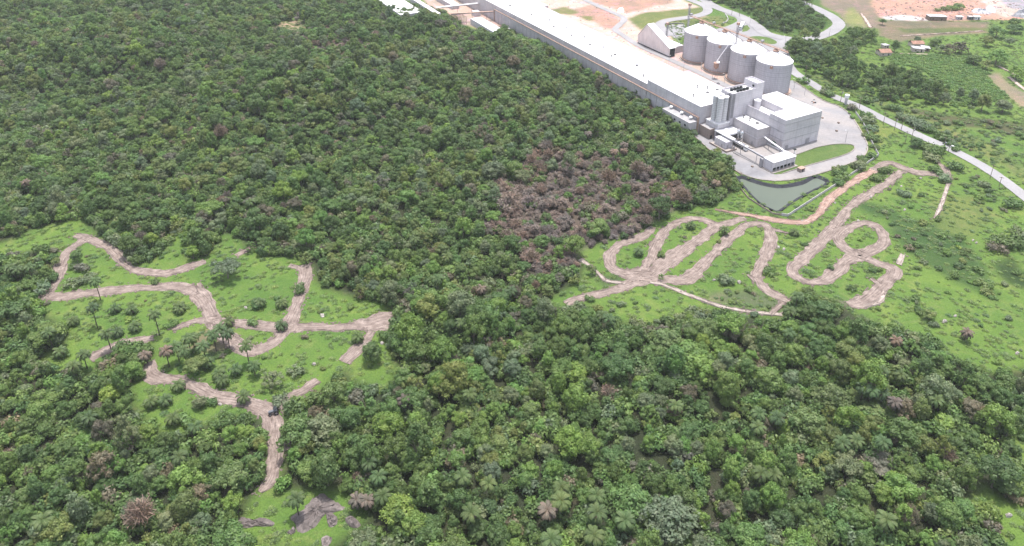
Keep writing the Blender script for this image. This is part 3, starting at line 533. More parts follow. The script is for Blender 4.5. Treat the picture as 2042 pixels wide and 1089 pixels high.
FB(r).c(292, 307.8, [(.5, .5), (.5, 1.6), (.2, 1.9)], 12).t((292.5, 306.8, .5), (292.5, 306.8, 5.5), .2).done('valve_set', M['steel'])
r = ft('loading_canopy', 'white slab canopy with dark loading opening below it next to the steel tanks', 'canopy', 300, 308)
FB(r).b(299.5, 307.8, 308.8, 320, 5.7, 6.1).done('roof', M['roof']); FB(r).b(299.4, 299.55, 308.8, 320, 5.1, 5.75).done('fascia', M['cone']); FB(r).b(307, 307.7, 309, 320, 0, 5.7).done('opening', M['dark'])
for v in (309.2, 314.2, 319.6): FB(r).t((299.9, v, 0), (299.9, v, 5.7), .16).done('post', M['steel'])
r = ft('process_block', 'mid height grey block with a white roof standing between the tower and the yard', 'building', 287.6, 321)
rf = hall(r, 287.6, 308.3, 321, 331, 11.6, W, .12); FB(r).b(287.4, 308.3, 320.75, 321, 5.6, 5.95).b(287.35, 287.6, 320.75, 331, 5.6, 5.95).done('string_course', W2)
vents(r, rf, [(1495, 241), (1510, 246), (1483, 235)], 11.5); FB(r).b(290, 291.4, 320.85, 321, .1, 2.8).done('door', M['steel'])
FB(r).b(288, 303, 320.2, 320.75, .06, .5).b(287.4, 294, 316.8, 317.2, .06, .5).b(287, 287.4, 316.8, 320.6, .06, .5).done('kerb', M['kerb'])
for u, v, w in ((299.3, 317.6, 'left'), (296.4, 317.6, 'right')):
    b = ft('steel_tank', f'shiny upright steel tank, the {w} one of the pair under the white canopy edge', 'tank', u, v, 'pair of upright steel tanks')
    FB(b).c(u, v, [(1.1, 1.2), (1.15, 1.4), (1.15, 7.2), (.9, 7.7), (.1, 8)], 20).done('shell', M['stain'], None, True)
    for a in range(3): FB(b).t((u + .8 * math.cos(a * 2.1), v + .8 * math.sin(a * 2.1), 0), (u + .8 * math.cos(a * 2.1), v + .8 * math.sin(a * 2.1), 1.6), .09).done('leg', M['steel'])
    FB(b).b(u - .5, u + .5, v - .5, v + .5, 8, 8.15).done('hatch', M['steel'])
# pipe bridges
def bridge(label, a, b, z, w, roofmat, n, name='pipe_bridge', cat='pipe bridge', th=.5):
    r = ft(name, label, cat, *a[:2]); A = Vector((a[0], a[1])); B = Vector((b[0], b[1])); d = (B - A).normalized(); nn = Vector((-d.y, d.x)) * w / 2; f = FB(r)
    for z0, z1, nm, mt, k in ((z, z + th, 'deck', roofmat, 1.), (z - .5, z - .001, 'truss', M['steel'], .7)):
        f = FB(r); P = [A - nn * k, A + nn * k, B + nn * k, B - nn * k]; f.prism([(p.y - f.ov, p.x - f.ou) for p in P], 'z', z0, z1); f.done(nm, mt)
    L = (B - A).length
    for i in range(n):
        p = A + d * L * (i + .5) / n; FB(r).t((p.x, p.y, 0), (p.x, p.y, z - .3), .16).done('post', M['steel'])
    return r
bridge('broad covered walkway on posts running over the small cabin to the tanker truck', (308, 307.2), (292, 307.2), 6.1, 2.6, M['roof'], 3)
bridge('thin pipe bridge crossing the open yard to the near pump house', (292, 306.9), (266.4, 306.4), 5.6, .9, M['steel'], 2)
bridge('pipe bridge between the tall hall and the right end of the pump house', (287.3, 326.8), (266.4, 322.6), 5.4, .9, M['cone'], 2)
# tall hall group
r = ft('packing_hall', 'big windowless grey hall with a blinding white L-shaped roof at the yard', 'hall', 277, 331.2)
rf = hall(r, 277, 289.6, 331.2, 361.4, 19.6, W2, .1); FB(r).b(289.6, 313.3, 344, 361.4, 19.2, 19.5).done('roof', M['roof'])
FB(r).b(289.6, 313.3, 343.6, 344, 0, 19.5).b(289.6, 313.3, 361.05, 361.4, 0, 19.5).b(312.9, 313.3, 344, 361, 0, 19.5).done('wall', W2)
FB(r).b(289.6, 308.9, 331.2, 331.6, 0, 18).b(308.5, 308.9, 331.6, 343.6, 0, 17.6).done('side_wall', W2); FB(r).b(289.6, 308.5, 331.6, 343.6, 14.6, 14.9).done('lower_roof', M['roof'])
for z in (6.2, 11.2, 16.4): FB(r).b(276.85, 277, 331.2, 361.4, z, z + .14).b(277, 289.6, 331.05, 331.2, z, z + .2).done('wall_joint', M['steel'])
FB(r).b(276.9, 289.4, 330.9, 331.2, 0, 5.6).done('plinth_wall', M['wall']); FB(r).b(281.5, 284.6, 330.75, 330.9, .1, 3.6).done('door', M['green']); FB(r).b(276.8, 277, 334, 336.2, .1, 2.6).done('door', M['steel']); FB(r).b(276.8, 277, 351, 354, .1, 3.4).done('door', M['steel'])
FB(r).b(272, 288, 330, 330.5, .06, .7).done('dock_kerb', M['cone'])
x, y = un(1516, 217, 15); u, v = x * UX + y * UY, 337.2; u = 306
b = ft('roof_tank', 'pale upright tank standing on the sunken roof between the tower and the tall hall', 'tank', u, v)
FB(b).c(u, v, [(2.0, 14.9), (2.0, 20.6), (2.1, 20.6), (2.1, 20.8), (.2, 21.3)], 24).done('shell', W2); FB(b).c(u, v, [(2.12, 20.6), (2.12, 20.9), (.2, 21.4)], 24).done('lid', M['cone'])
# pump house
r = ft('pump_house', 'white-roofed shed with a row of dark openings along its foot, nearest the pond', 'shed', 259.3, 305.5)
FB(r).b(259, 266.6, 305.3, 323.3, 6.0, 6.3).done('roof', M['roof']); f = FB(r); f.b(259.4, 259.7, 305.5, 323.1, 2.6, 6).b(266.0, 266.3, 305.5, 323.1, 0, 6).b(259.7, 266, 305.5, 305.8, 0, 6).b(259.7, 266, 322.8, 323.1, 0, 6).done('wall', W2)
for i in range(7): FB(r).b(259.4, 259.7, 305.5 + i * 2.88, 305.85 + i * 2.88, .4, 2.6).done('pillar', W2)
FB(r).b(260.8, 261, 306, 322.6, .4, 2.6).done('opening', M['dark']); FB(r).b(257.8, 267.4, 304.4, 324.2, .05, .4).done('slab', M['kerb'])
FB(r).b(266.3, 268.6, 304.6, 305.4, 0, 5.4).done('downpipe_box', M['steel'])
r = ft('pipe_mast', 'slim dark mast with lamps and white pipes at the right corner of the pump house', 'mast', 262, 324.3); FB(r).t((262, 324.3, 0), (262, 324.3, 9), .18).done('pole', M['steel']); FB(r).t((261, 325, 0), (261.6, 324.6, 7), .22).done('pipe', M['cone']); FB(r).b(261.3, 262.7, 323.6, 325, 8.8, 9.3).done('lamp', M['dark'])
r = ft('brick_hut', 'tiny brown brick hut at the edge of the curved driveway by the lawn', 'hut', 251.6, 330.5)
x, y = un(1597, 341, 0); u, v = x * UX + y * UY, x * VX + y * VY; FB(r).b(u - 1.2, u + 1.2, v - 1.8, v + 1.8, 0, 2.).done('wall', M['bwall']); FB(r).b(u - 1.4, u + 1.4, v - 2, v + 2, 2.0, 2.2).done('roof', M['ledge']); FB(r).b(u - 1.3, u - 1.2, v - .5, v + .5, 0, 1.7).done('door', M['dark'])
# gable shed
r = ft('tipping_shed', 'beige gable-ended shed with one steep white roof strip left of the silos', 'shed', 440.5, 379)
f = FB(r); n0 = f.ov; prof = [(481.8, 0.6), (481.8, 7), (470.4, 19.2), (440.6, 7), (440.6, 0)]
f.prism([(u - f.ou, z) for u, z in [(481.8, .9), (481.8, 7), (470.4, 19.2), (440.6, 7.), (440.6, .9)]], 'x', 379 - n0, 379.4 - n0); f.prism([(u - f.ou, z) for u, z in [(481.8, .9), (481.8, 7), (470.4, 19.2), (440.6, 7.), (440.6, .9)]], 'x', 384.8 - n0, 385.2 - n0)
f.b(481.4, 481.8, 379.4, 384.8, 0, 7).done('wall', M['shed'])
f = FB(r)
for (ua, za), (ub, zb) in (((482.2, 6.8), (470.4, 19.5)), ((470.4, 19.5), (440.2, 7.1))): f.prism([(ua - f.ou, za), (ub - f.ou, zb), (ub - f.ou, zb + .25), (ua - f.ou, za + .25)], 'x', 378.7 - n0, 385.5 - n0)
f.done('roof', M['roof']); FB(r).b(440.7, 441, 379.4, 384.8, 0, 6.8).done('door', M['dark']); FB(r).b(440.6, 481.8, 379.1, 379.3, 0, .9).done('footing', M['dark'])
r = ft('silo_annex', 'low white-roofed building wedged between the gable shed and the first silo', 'building', 447, 385.6); hall(r, 446, 466, 385.6, 398, 5.6, W, .12); FB(r).c(455, 390, [(.3, 5.4), (.3, 8), (.5, 8.2)], 10).done('flue', M['steel'])
# silos
for i, u in enumerate((350.6, 376, 401.5, 427)):
    v = 397.3; which = ['rightmost of the four big ones, beside the road', 'third big one from the left, right of the lattice tower', 'second big one, behind the small hopper tower', 'leftmost big one, next to the gable shed'][i]
    r = ft('grain_silo', 'ribbed steel silo, ' + which, 'silo', u, v, 'four big grain silos'); rr = 12.3
    FB(r).c(u, v, [(rr, 1.4), (rr, 23.2)], 96).done('shell', M['silo'])
    f = FB(r)
    for k in range(84):
        a = 2 * math.pi * k / 84; ca, sa = math.cos(a), math.sin(a); f.tube((rr * ca, rr * sa, 1.4), (rr * ca, rr * sa, 23.1), .11, 4)
    f.done('stiffeners', M['steel'])
    f = FB(r)
    for z in (14.2, 17.4, 19.2, 20.6): f.c(u, v, [(rr + .03, z), (rr + .16, z), (rr + .16, z + .1), (rr + .03, z + .1)], 64, )
    f.done('wind_rings', M['steel'])
    f = FB(r).c(u, v, [(rr + .2, 23), (rr + .2, 23.2), (1.3, 29.3), (1.3, 29.9), (.2, 30.2)], 96); cone = f.done('roof', M['cone'])
    for k in range(28):
        a = 2 * math.pi * (k + .5) / 28; FB(r).c(u + 11.3 * math.sin(a), v + 11.3 * math.cos(a), [(.2, 23.5), (.2, 24.2), (.32, 24.3)], 6).done('vent', M['steel'], cone)
    FB(r).c(u, v, [(1.8, 29.2), (2.1, 29.4), (2.1, 30.2), (1.8, 30.2)], 16).done('collar', M['rust'], cone); a = R(232)
    FB(r).b(u + rr * math.cos(a) - .4, u + rr * math.cos(a) + 1.2, v + rr * math.sin(a) - 1.2, v + rr * math.sin(a) + 1.2, 20.4, 22.2).done('access_platform', M['rust'])
    FB(r).c(u, v, [(13.9, 0), (13.9, 1.4), (12.7, 1.5)], 64).done('base_ring', M['ledge']); FB(r).c(u, v, [(14.8, .05), (14.8, .55), (13.9, .5)], 64).done('apron', M['kerb'])
for i, (px, py) in enumerate(((1432, 50), (1469, 77), (1516, 96))):
    x, y = un(px, py, 16); u, v = x * UX + y * UY, x * VX + y * VY; u = (416, 390, 364)[i]; v = 417
    r = ft('hopper_silo', 'small white-topped silo half hidden behind the ' + ('leftmost pair of big silos', 'middle pair of big silos', 'rightmost pair of big silos')[i], 'silo', u, v, 'small hopper silos in the back row')
    FB(r).c(u, v, [(.8, 2), (5.8, 6.5), (5.8, 15)], 40).done('shell', M['silo']); FB(r).c(u, v, [(6, 14.9), (6, 15.1), (.6, 18.4), (.2, 18.9)], 40).done('roof', M['cone'])
    for k in range(6): FB(r).t((u + 5.4 * math.cos(k * 1.047), v + 5.4 * math.sin(k * 1.047), 0), (u + 5.4 * math.cos(k * 1.047), v + 5.4 * math.sin(k * 1.047), 6.6), .2).done('leg', M['steel'])
r = ft('conveyor_gallery', 'long reddish conveyor bridge running over the tops of the big silos', 'conveyor', 343, 397.3)
FB(r).b(340, 441, 396.7, 397.9, 31.2, 31.6).done('walkway', M['rust']); f = FB(r)
for k in range(34): f.t((340 + k * 2.94, 396.7 if k % 2 else 397.9, 31.6), (342.94 + k * 2.94, 397.9 if k % 2 else 396.7, 32.5), .06, 4)
f.t((340, 396.7, 32.5), (441, 396.7, 32.5), .07, 5).t((340, 397.9, 32.5), (441, 397.9, 32.5), .07, 5).done('railing', M['rust'])
for u in (350.6, 376, 401.5, 427): FB(r).b(u - .8, u + .8, 396.5, 398.1, 30.2, 31.2).done('head_box', M['rust'])
for u in (364, 389, 414, 440): FB(r).b(u - .8, u + .8, 396.2, 398.4, 32.5, 33.6).done('drive_house', M['steel'])
def lattice(label, u, v, h, w=1.3, z0=0):
    r = ft('elevator_tower', label, 'tower', u, v); f = FB(r)
    for a, b in ((-1, -1), (-1, 1), (1, -1), (1, 1)): f.t((u + a * w / 2, v + b * w / 2, z0), (u + a * w / 2, v + b * w / 2, h), .12, 5)
    k = 0; z = z0
    while z < h - 2:
        for a in ((-1, -1, 1, -1), (1, -1, 1, 1), (1, 1, -1, 1), (-1, 1, -1, -1)): f.t((u + a[0] * w / 2, v + a[1] * w / 2, z), (u + a[2] * w / 2, v + a[3] * w / 2, z + 2), .07, 4)
        z += 2
    f.done('frame', M['steel']); FB(r).b(u - .35, u + .35, v - .25, v + .25, z0, h).done('elevator_leg', M['steel']); FB(r).b(u - .9, u + .9, v - 1, v + 1, h, h + 1.6).done('head', M['rust']); return r
lattice('tallest lattice elevator tower rising behind the leftmost silo', 441, 396, 40); lattice('lattice elevator tower standing between the middle silos', 389, 397.5, 38); 
r = lattice('short lattice elevator tower above the white annex by the gable shed', 458, 389.5, 21)
FB(r).t((458, 389.5, 20.5), (447, 396, 6), .22).done('chute', M['steel'])
r = ft('feed_pipes', 'sloping rust and grey pipes dropping from the conveyor bridge to the small silos', 'pipes', 409, 403)
for u in (427, 401.5, 376):
    FB(r).t((u, 398, 31), (u - 10, 415, 18.9), .26).done('pipe', M['rust']); FB(r).t((u - 2, 398, 31), (u - 13, 415, 18), .2).done('pipe', M['steel'])
r = ft('hopper_tower', 'small rusty hopper on stilts with a white dome in front of the silos', 'hopper', 387, 378.4); u, v = 387.2, 378.6
FB(r).c(u, v, [(.4, 7.4), (1.9, 9.6), (1.9, 12.4), (2.1, 12.5)], 20).done('hopper', M['rust']); FB(r).c(u - .9, v + .8, [(1.4, 12.4), (1.2, 13.2), (.5, 13.8), (.1, 13.9)], 16).done('dome', M['cone'], None, True)
for a, b in ((-1, -1), (-1, 1), (1, -1), (1, 1)): FB(r).t((u + a * 1.1, v + b * 1.1, 0), (u + a * 1.1, v + b * 1.1, 9.8), .14).done('leg', M['ledge'])
FB(r).t((u, v, 13.6), (389.5, 396, 30), .16).done('chute', M['cone'])
# rear left plant corner
r = ft('far_store', 'white-roofed low store at the far left foot of the long warehouse', 'building', 553, 279); hall(r, 553, 598, 279, 289.6, 5.4, W2, .1)
FB(r).b(552.8, 553, 282, 286, 0, 3.6).done('door', M['steel'])
r = ft('site_cabin', 'small pale cabin against the lower wall of the warehouse', 'cabin', 565, 297); hall(r, 561, 571, 296.5, 300, 3, W2, .1)
r = ft('site_cabin', 'white box cabin under the upper conveyor at the top of the photo', 'cabin', 622, 297); hall(r, 617, 625, 293, 299, 4, W2, .1)
bridge('rusty conveyor bridge on tall posts leading left from the warehouse ledge', (599, 303), (611, 266), 8.2, 2.2, M['ledge'], 3, 'conveyor_bridge', 'conveyor')
bridge('white conveyor bridge crossing to the warehouse at the top edge', (631, 303), (636, 262), 8.2, 2.8, M['roof'], 3, 'conveyor_bridge', 'conveyor')
r = ft('long_shed', 'narrow long white roof beyond the forest at the top edge, left', 'shed', 640, 262); hall(r, 628, 740, 258, 263, 5, W2, .1)
r = ft('long_shed', 'pale grey roofed shed between the white conveyor and the warehouse wall', 'shed', 640, 285); hall(r, 650, 740, 284, 292, 4.5, W, .1)
r = ft('long_shed', 'flat white roof behind the treetops at the top edge, furthest left', 'shed', 640, 240); hall(r, 640, 700, 228, 250, 5, W2, .1)
r = ft('pipe_rack', 'rusty steel frame standing at the forest edge by the white-roofed store', 'frame', 600, 268)
for k in range(6):
    for v in (266, 271, 276): FB(r).t((600 + k * 3, v, 0), (600 + k * 3, v, 7), .18, 5).done('post', M['rust'])
f = FB(r)
for v in (266, 271, 276): f.t((600, v, 7), (615, v, 7), .15, 5)
for k in range(6): f.t((600 + k * 3, 266, 7), (600 + k * 3, 276, 7), .15, 5)
f.done('beams', M['rust'])
r = ft('rear_building', 'grey building just behind the long warehouse at the top edge', 'building', 590, 345); hall(r, 590, 640, 344, 356, 9, W, .2)

r = ft('scrap_heap', 'small heap of dark and white scrap beside the green strip behind the tall hall', 'scrap heap', 288, 384); x, y = un(1621, 205); u, v = x * UX + y * UY, x * VX + y * VY
for k in range(7): a = RNG.random() * 3 - 1.5; b = RNG.random() * 5 - 2.5; FB(r).b(u + a, u + a + .9, v + b, v + b + 1.1, 0, .5 + RNG.random() * .8).done('scrap', M[('dark', 'cone', 'rust')[k % 3]])
for k, (px, py) in enumerate([(1640, 236), (1668, 262), (1530, 336), (1500, 333), (1672, 246)]):
    x, y = un(px, py); u, v = x * UX + y * UY, x * VX + y * VY; r = ft('pallet_stack', ['pallet stack nearest the tall hall on the open yard', 'lone pallet stack out on the wide yard', 'pallet stack beside the pump house slab', 'pallet stack on the kerb side of the driveway', 'pallet stack at the right side of the wide yard'][k], 'pallets', u, v, 'pallet stacks in the yard')
    for j in range(3 + k % 3): FB(r).b(u - .6, u + .6, v - .5, v + .5, .06 + j * .22, .2 + j * .22).done('pallet', M['wood'])
# ---------------- walls, poles and yard furniture ----------------
def wall_line(pts, h, t, mat, label, cat='wall', name='boundary_wall', posts=None):
    r = empty(name, (*un(*pts[0]), 0), 0, label, cat); ox, oy = un(*pts[0]); w = [un(*p) for p in pts]; mb = MB()
    for (x0, y0), (x1, y1) in zip(w, w[1:]):
        d = Vector((x1 - x0, y1 - y0)); n_ = Vector((-d.y, d.x)).normalized() * t / 2
        mb.prism([(x0 - ox - n_.x, y0 - oy - n_.y), (x1 - ox - n_.x, y1 - oy - n_.y), (x1 - ox + n_.x, y1 - oy + n_.y), (x0 - ox + n_.x, y0 - oy + n_.y)], 'z', -.1, h)
    mb.build('panels', mat, r)
    if posts:
        for (x0, y0), (x1, y1) in zip(w, w[1:]):
            L = math.hypot(x1 - x0, y1 - y0); k = max(1, int(L / posts))
            for i in range(k): 
                f = i / k; mb = MB(); a, b = x0 + (x1 - x0) * f - ox, y0 + (y1 - y0) * f - oy; mb.box(a - .16, a + .16, b - .16, b + .16, 0, h + .25); mb.build('post', mat, r)
    return r
wall_line([(1706, 226), (1716, 240), (1727, 258.5), (1738.7, 287), (1751.5, 311), (1710, 341), (1667.5, 369.5), (1620, 400), (1570.7, 432), (1558, 430)], 1.5, .18, M['wall'], 'grey concrete boundary wall curving round the yard and down to the pond', posts=6)
wall_line([(1558, 430), (1541, 427), (1518, 413), (1492, 396), (1472, 372)], .9, .2, M['bwall'], 'low brownish wall between the pond and the forest side')
wall_line([(1384, 272), (1410, 296), (1440, 318), (1466, 341), (1480, 350)], .6, .3, M['bwall'], 'dark low kerb wall along the forest side of the driveway')
wall_line([(1437, 322), (1456, 340), (1470, 352)], .5, .3, M['kerb'], 'short pale kerb wall by the forest corner above the pond')
wall_line([(1441, 47), (1448, 45), (1452, 40), (1450, 34), (1446, 29)], 1., .4, M['wall'], 'curved grey retaining wall under the grass bank by the truck apron')
wall_line([(1326, 49), (1345, 47.5), (1364, 48)], 1., .3, M['steel'], 'low dark fence behind the small apron beside the gable shed', 'fence', 'fence', 4)
for pts, lb in (([(1462, 305), (1528, 338)], 'straight dark drain line across the yard'), ([(1458, 301), (1476, 312)], 'short drain cut by the cabin')):
    w = [un(*p) for p in pts]; mb = MB(); (x0, y0), (x1, y1) = w; n_ = Vector((-(y1 - y0), x1 - x0)).normalized() * .22; mb.add([(x0 - n_.x, y0 - n_.y, .05), (x1 - n_.x, y1 - n_.y, .05), (x1 + n_.x, y1 + n_.y, .05), (x0 + n_.x, y0 + n_.y, .05)], [(0, 1, 2, 3)]); tag(mb.build('drain', M['dark']), kind='structure')
def light_pole(px, py, label, h=7.5, group='yard light poles'):
    x, y = un(px, py); r = empty('light_pole', (x, y, 0), RNG.random() * 6, label, 'light pole', group)
    mb = MB(); mb.tube((0, 0, 0), (0, 0, h), .13, 6, .08); mb.build('pole', M['steel'], r); mb = MB(); mb.tube((0, 0, h - .1), (1.1, 0, h + .2), .06, 5); mb.build('arm', M['steel'], r); mb = MB(); mb.box(.9, 1.7, -.15, .15, h + .15, h + .3); mb.build('lamp', M['cone'], r)
for p in [(1604, 190, 'light pole on the dirt strip behind the tall hall'), (1685.5, 284, 'light pole above the right end of the yard lawn'), (1333.6, 128, 'light pole beside the warehouse below the gable shed door'), (1363, 142, 'light pole on the path edge left of the leftmost silo foot'),
          (1398, 144, 'light pole on the dirt strip in front of the second silo'), (1444, 167, 'light pole right of the hopper tower'), (1565, 90, 'light pole where the road leaves the junction'), (1495, 51, 'light pole by the parked lorry'),
          (1562, 70, 'light pole at the wood edge above the junction'), (1653, 74, 'light pole on the hairpin bend'), (1478, 98, 'light pole between the silos and the apron'), (1583, 178, 'light pole at the foot of the rightmost silo')]: light_pole(*p)
def util_pole(px, py, label, h=8.5, tr=False):
    x, y = un(px, py); r = empty('utility_pole', (x, y, 0), R(-50) + RNG.random() * .3, label, 'utility pole', 'utility poles along the road')
    mb = MB(); mb.tube((0, 0, 0), (0, 0, h), .18, 6, .12); mb.build('pole', M['wood'], r); mb = MB(); mb.box(-1.1, 1.1, -.08, .08, h - .6, h - .4); mb.build('crossarm', M['wood'], r)
    if tr: mb = MB(); mb.lathe([(.3, h - 2.2), (.38, h - 2), (.38, h - 1.2), (.2, h - 1)], 10, (.45, 0)); mb.build('transformer', M['steel'], r)
for p in [(1761, 248, 'utility pole beside the road just above the yard bank', 8.5, 0), (1783, 260, 'utility pole with a dark transformer beside the road', 8.5, 1), (1797, 259, 'thin utility pole halfway to the round roadside tree'), (1817, 279, 'utility pole right behind the round dark roadside tree', 8.5, 1),
          (1804, 287, 'utility pole left of the round dark roadside tree'), (1880, 299, 'utility pole beside the dark grey car', 8.5, 0), (1891, 302, 'utility pole beside the white car'), (1974, 356, 'utility pole beside the road near the right edge'), (1992, 372, 'short utility pole lowest along the road', 6), (1676, 203, 'utility pole left of the white water tank', 8.5, 1),
          (1713, 217, 'utility pole right of the bush at the end of the yard fence'), (1605, 152, 'utility pole just right of the rightmost silo'), (1459, 30, 'utility pole left of the road approach at the top'), (1474, 33, 'utility pole with transformer on the road approach', 8.5, 1), (1600, 130, 'utility pole under the wood edge')]: util_pole(*p)
x, y = un(1686, 208); r = empty('water_tank_tower', (x, y, 0), 0, 'white cylindrical water tank on a grey column beside the road', 'water tank'); mb = MB(); mb.lathe([(.9, 0), (.9, 5)], 16); mb.build('column', W2, r); mb = MB(); mb.lathe([(1.5, 4.9), (1.5, 7), (.3, 7.3)], 20); mb.build('tank', M['cone'], r)

# ---------------- vehicles ----------------
def wheels(root, xs_, y, rad, wd=.28):
    for x in xs_:
        for s in (-1, 1):
            mb = MB(); mb.tube((x, s * y - wd / 2, rad), (x, s * y + wd / 2, rad), rad, 16); w = mb.build('wheel', M['tyre'], root); mb = MB(); mb.tube((x, s * (y + wd / 2) - .01, rad), (x, s * (y + wd / 2) + .02, rad), rad * .55, 10); mb.build('rim', M['steel'], w)
def car(px, py, ang, paint, label):
    x, y = un(px, py); r = empty('parked_car', (x, y, .12), ang, label, 'car', 'cars on the roadside'); mb = MB()
    mb.prism([(-2.15, .35), (-2.15, .85), (-1.9, .98), (-1.2, 1.0), (-.75, 1.02), (1.1, .98), (2.0, .82), (2.15, .6), (2.15, .35)], 'y', -.86, .86); mb.build('body', paint, r)
    mb = MB(); V_ = [(-1.75, -.78, .98), (1.15, -.78, .97), (1.15, .78, .97), (-1.75, .78, .98), (-1.35, -.62, 1.45), (.35, -.62, 1.45), (.35, .62, 1.45), (-1.35, .62, 1.45)]
    mb.add(V_, [(0, 1, 5, 4), (1, 2, 6, 5), (2, 3, 7, 6), (3, 0, 4, 7), (4, 5, 6, 7)]); mb.build('windows', M['glass'], r); mb = MB(); mb.box(-1.3, .32, -.62, .62, 1.44, 1.5); mb.build('roof', paint, r)
    wheels(r, (-1.35, 1.35), .78, .32, .22)
    for s in (-1, 1):
        mb = MB(); mb.box(2.1, 2.18, s * .65 - .16, s * .65 + .16, .6, .75); mb.build('headlight', M['cone'], r)
ax, ay = un(1860, 285); bx, by = un(1930, 318); RA = math.atan2(by - ay, bx - ax)
car(1900.5, 296.5, RA, M['carw'], 'white car on the road, the lower of the two cars'); car(1887, 289.5, RA + .05, M['card'], 'dark grey car on the road edge, just above the white car')
# lorry on the apron
x0, y0 = un(1476, 60); x1, y1 = un(1482.5, 50); an = math.atan2(y0 - y1, x0 - x1)
r = empty('parked_lorry', (x0, y0, .05), an, 'white articulated lorry with a box trailer parked on the apron behind the silos', 'lorry')
mb = MB(); mb.prism([(-1.2, .7), (-1.2, 3.2), (.5, 3.3), (.95, 2.2), (1.05, .7)], 'y', -1.2, 1.2); mb.build('cab', M['carw'], r); mb = MB(); mb.box(.75, 1., -1.05, 1.05, 1.9, 2.7); mb.build('windscreen', M['glass'], r)
mb = MB(); mb.box(-14, -2.2, -1.25, 1.25, 1.1, 3.9); mb.build('trailer', M['cone'], r); mb = MB(); mb.box(-13.8, 0, -.6, .6, .7, 1.05); mb.build('chassis', M['dark'], r); wheels(r, (0, -3, -10.5, -11.8, -13.1), 1.05, .5)
# tanker at the loading bay
x, y = fuv(286.6, 312.3); xb, yb = fuv(298, 312.3); an = math.atan2(y - yb, x - xb)
r = empty('tanker_truck', (x, y, .05), an, 'white tanker truck parked under the thin pipe bridge beside the steel tanks', 'tanker truck')
mb = MB(); mb.prism([(-1.3, .7), (-1.3, 2.9), (.3, 3.), (.75, 2.), (.85, .7)], 'y', -1.15, 1.15); mb.build('cab', M['carw'], r); mb = MB(); mb.box(.5, .8, -1, 1, 1.8, 2.5); mb.build('windscreen', M['glass'], r)
mb = MB(); mb.tube((-12, 0, 2.3), (-1.8, 0, 2.3), 1.15, 20); mb.build('tank', M['stain'], r, True); mb = MB(); mb.box(-11.8, 0, -.6, .6, .7, 1.15); mb.build('chassis', M['dark'], r); wheels(r, (-.1, -3.2, -9.2, -10.4, -11.6), 1., .5)
mb = MB(); [mb.lathe([(.3, 3.4), (.3, 3.6)], 10, (cx_, 0)) for cx_ in (-4, -6.8, -9.6)]; mb.build('hatches', M['steel'], r)
# dark tractor on the left track
x, y = un(546, 826); r = empty('tractor', (x, y, .25), R(200), 'dark tractor standing where the dirt tracks meet under a big tree', 'tractor')
mb = MB(); mb.prism([(-.2, .7), (-.2, 1.5), (1.6, 1.35), (1.75, .8), (1.6, .6)], 'y', -.42, .42); mb.build('bonnet', M['card'], r); mb = MB(); mb.box(-1.3, -.2, -.65, .65, .7, 1.2); mb.build('body', M['card'], r)
mb = MB(); [mb.tube((a, b, 1.2), (a, b, 2.4), .05, 5) for a in (-1.2, -.25) for b in (-.6, .6)]; mb.box(-1.3, -.15, -.7, .7, 2.4, 2.5); mb.build('canopy', M['dark'], r)
for xx, rd, yy in ((-.95, .78, .85), (1.2, .45, .7)): wheels(r, (xx,), yy, rd, .4)
mb = MB(); mb.tube((1., .1, 1.3), (1., .1, 2.2), .05, 6); mb.build('exhaust', M['steel'], r)

# ---------------- houses, sheds and rubble in the distance ----------------
def house(px, py, w, d, h, ang, wallm, roofm, label, name='house', gable=True, cat='house', tilt=0):
    x, y = un(px, py); r = empty(name, (x, y, 0), ang, label, cat); mb = MB(); mb.box(-w / 2, w / 2, -d / 2, d / 2, 0, h); mb.build('wall', wallm, r); mb = MB()
    if gable: mb.prism([(-d / 2 - .5, h - .1), (0, h + d * .22), (d / 2 + .5, h - .1), (d / 2 + .5, h + .1), (0, h + d * .22 + .25), (-d / 2 - .5, h + .1)], 'x', -w / 2 - .4, w / 2 + .4)
    else: mb.prism([(-w / 2 - .4, h + tilt), (w / 2 + .4, h), (w / 2 + .4, h + .2), (-w / 2 - .4, h + .2 + tilt)], 'y', -d / 2 - .4, d / 2 + .4)
    mb.build('roof', roofm, r)
    for k, xx in enumerate((-w * .28, w * .22)):
        mb = MB(); mb.box(xx - .5, xx + .5, -d / 2 - .06, -d / 2 + .02, .1 if k else 1., 2.1 if k else 2.); mb.build('door' if k else 'window', M['dark'], r)
    return r
house(1761, 109, 9, 8, 3, .1, M['plast'], M['tile'], 'brown tiled house under the trees, left of the grey sheet roofs'); house(1826, 92, 10, 7, 3, .05, M['plast'], M['tile'], 'orange tiled house behind the grey sheet roofs')
house(1829, 102, 9, 6, 2.6, -.1, M['plast'], M['sheet'], 'patched grey sheet-roofed shack in front of the orange roof', 'shack', False, 'shack', .7); house(1844, 100, 6, 6, 2.4, -.3, M['wood'], M['sheet'], 'smaller grey lean-to right of the patched shack', 'shack', False, 'shack', .5)
house(1764, 95, 5, 4, 2.4, .3, M['plast'], M['sheet'], 'small pale sheet roof beside the lone round tree', 'shack', False, 'shack', .3); house(1700, 106, 4, 4, 2.4, .2, M['plast'], M['tile'], 'tiny pinkish hut showing between the dark trees', 'hut', False, 'hut', .3)
house(1866, 39, 16, 7, 3.4, 0, M['wood'], M['sheet'], 'long open brown shed with a white roof at the edge of the red earth', 'storage_shed', False, 'shed', .4)
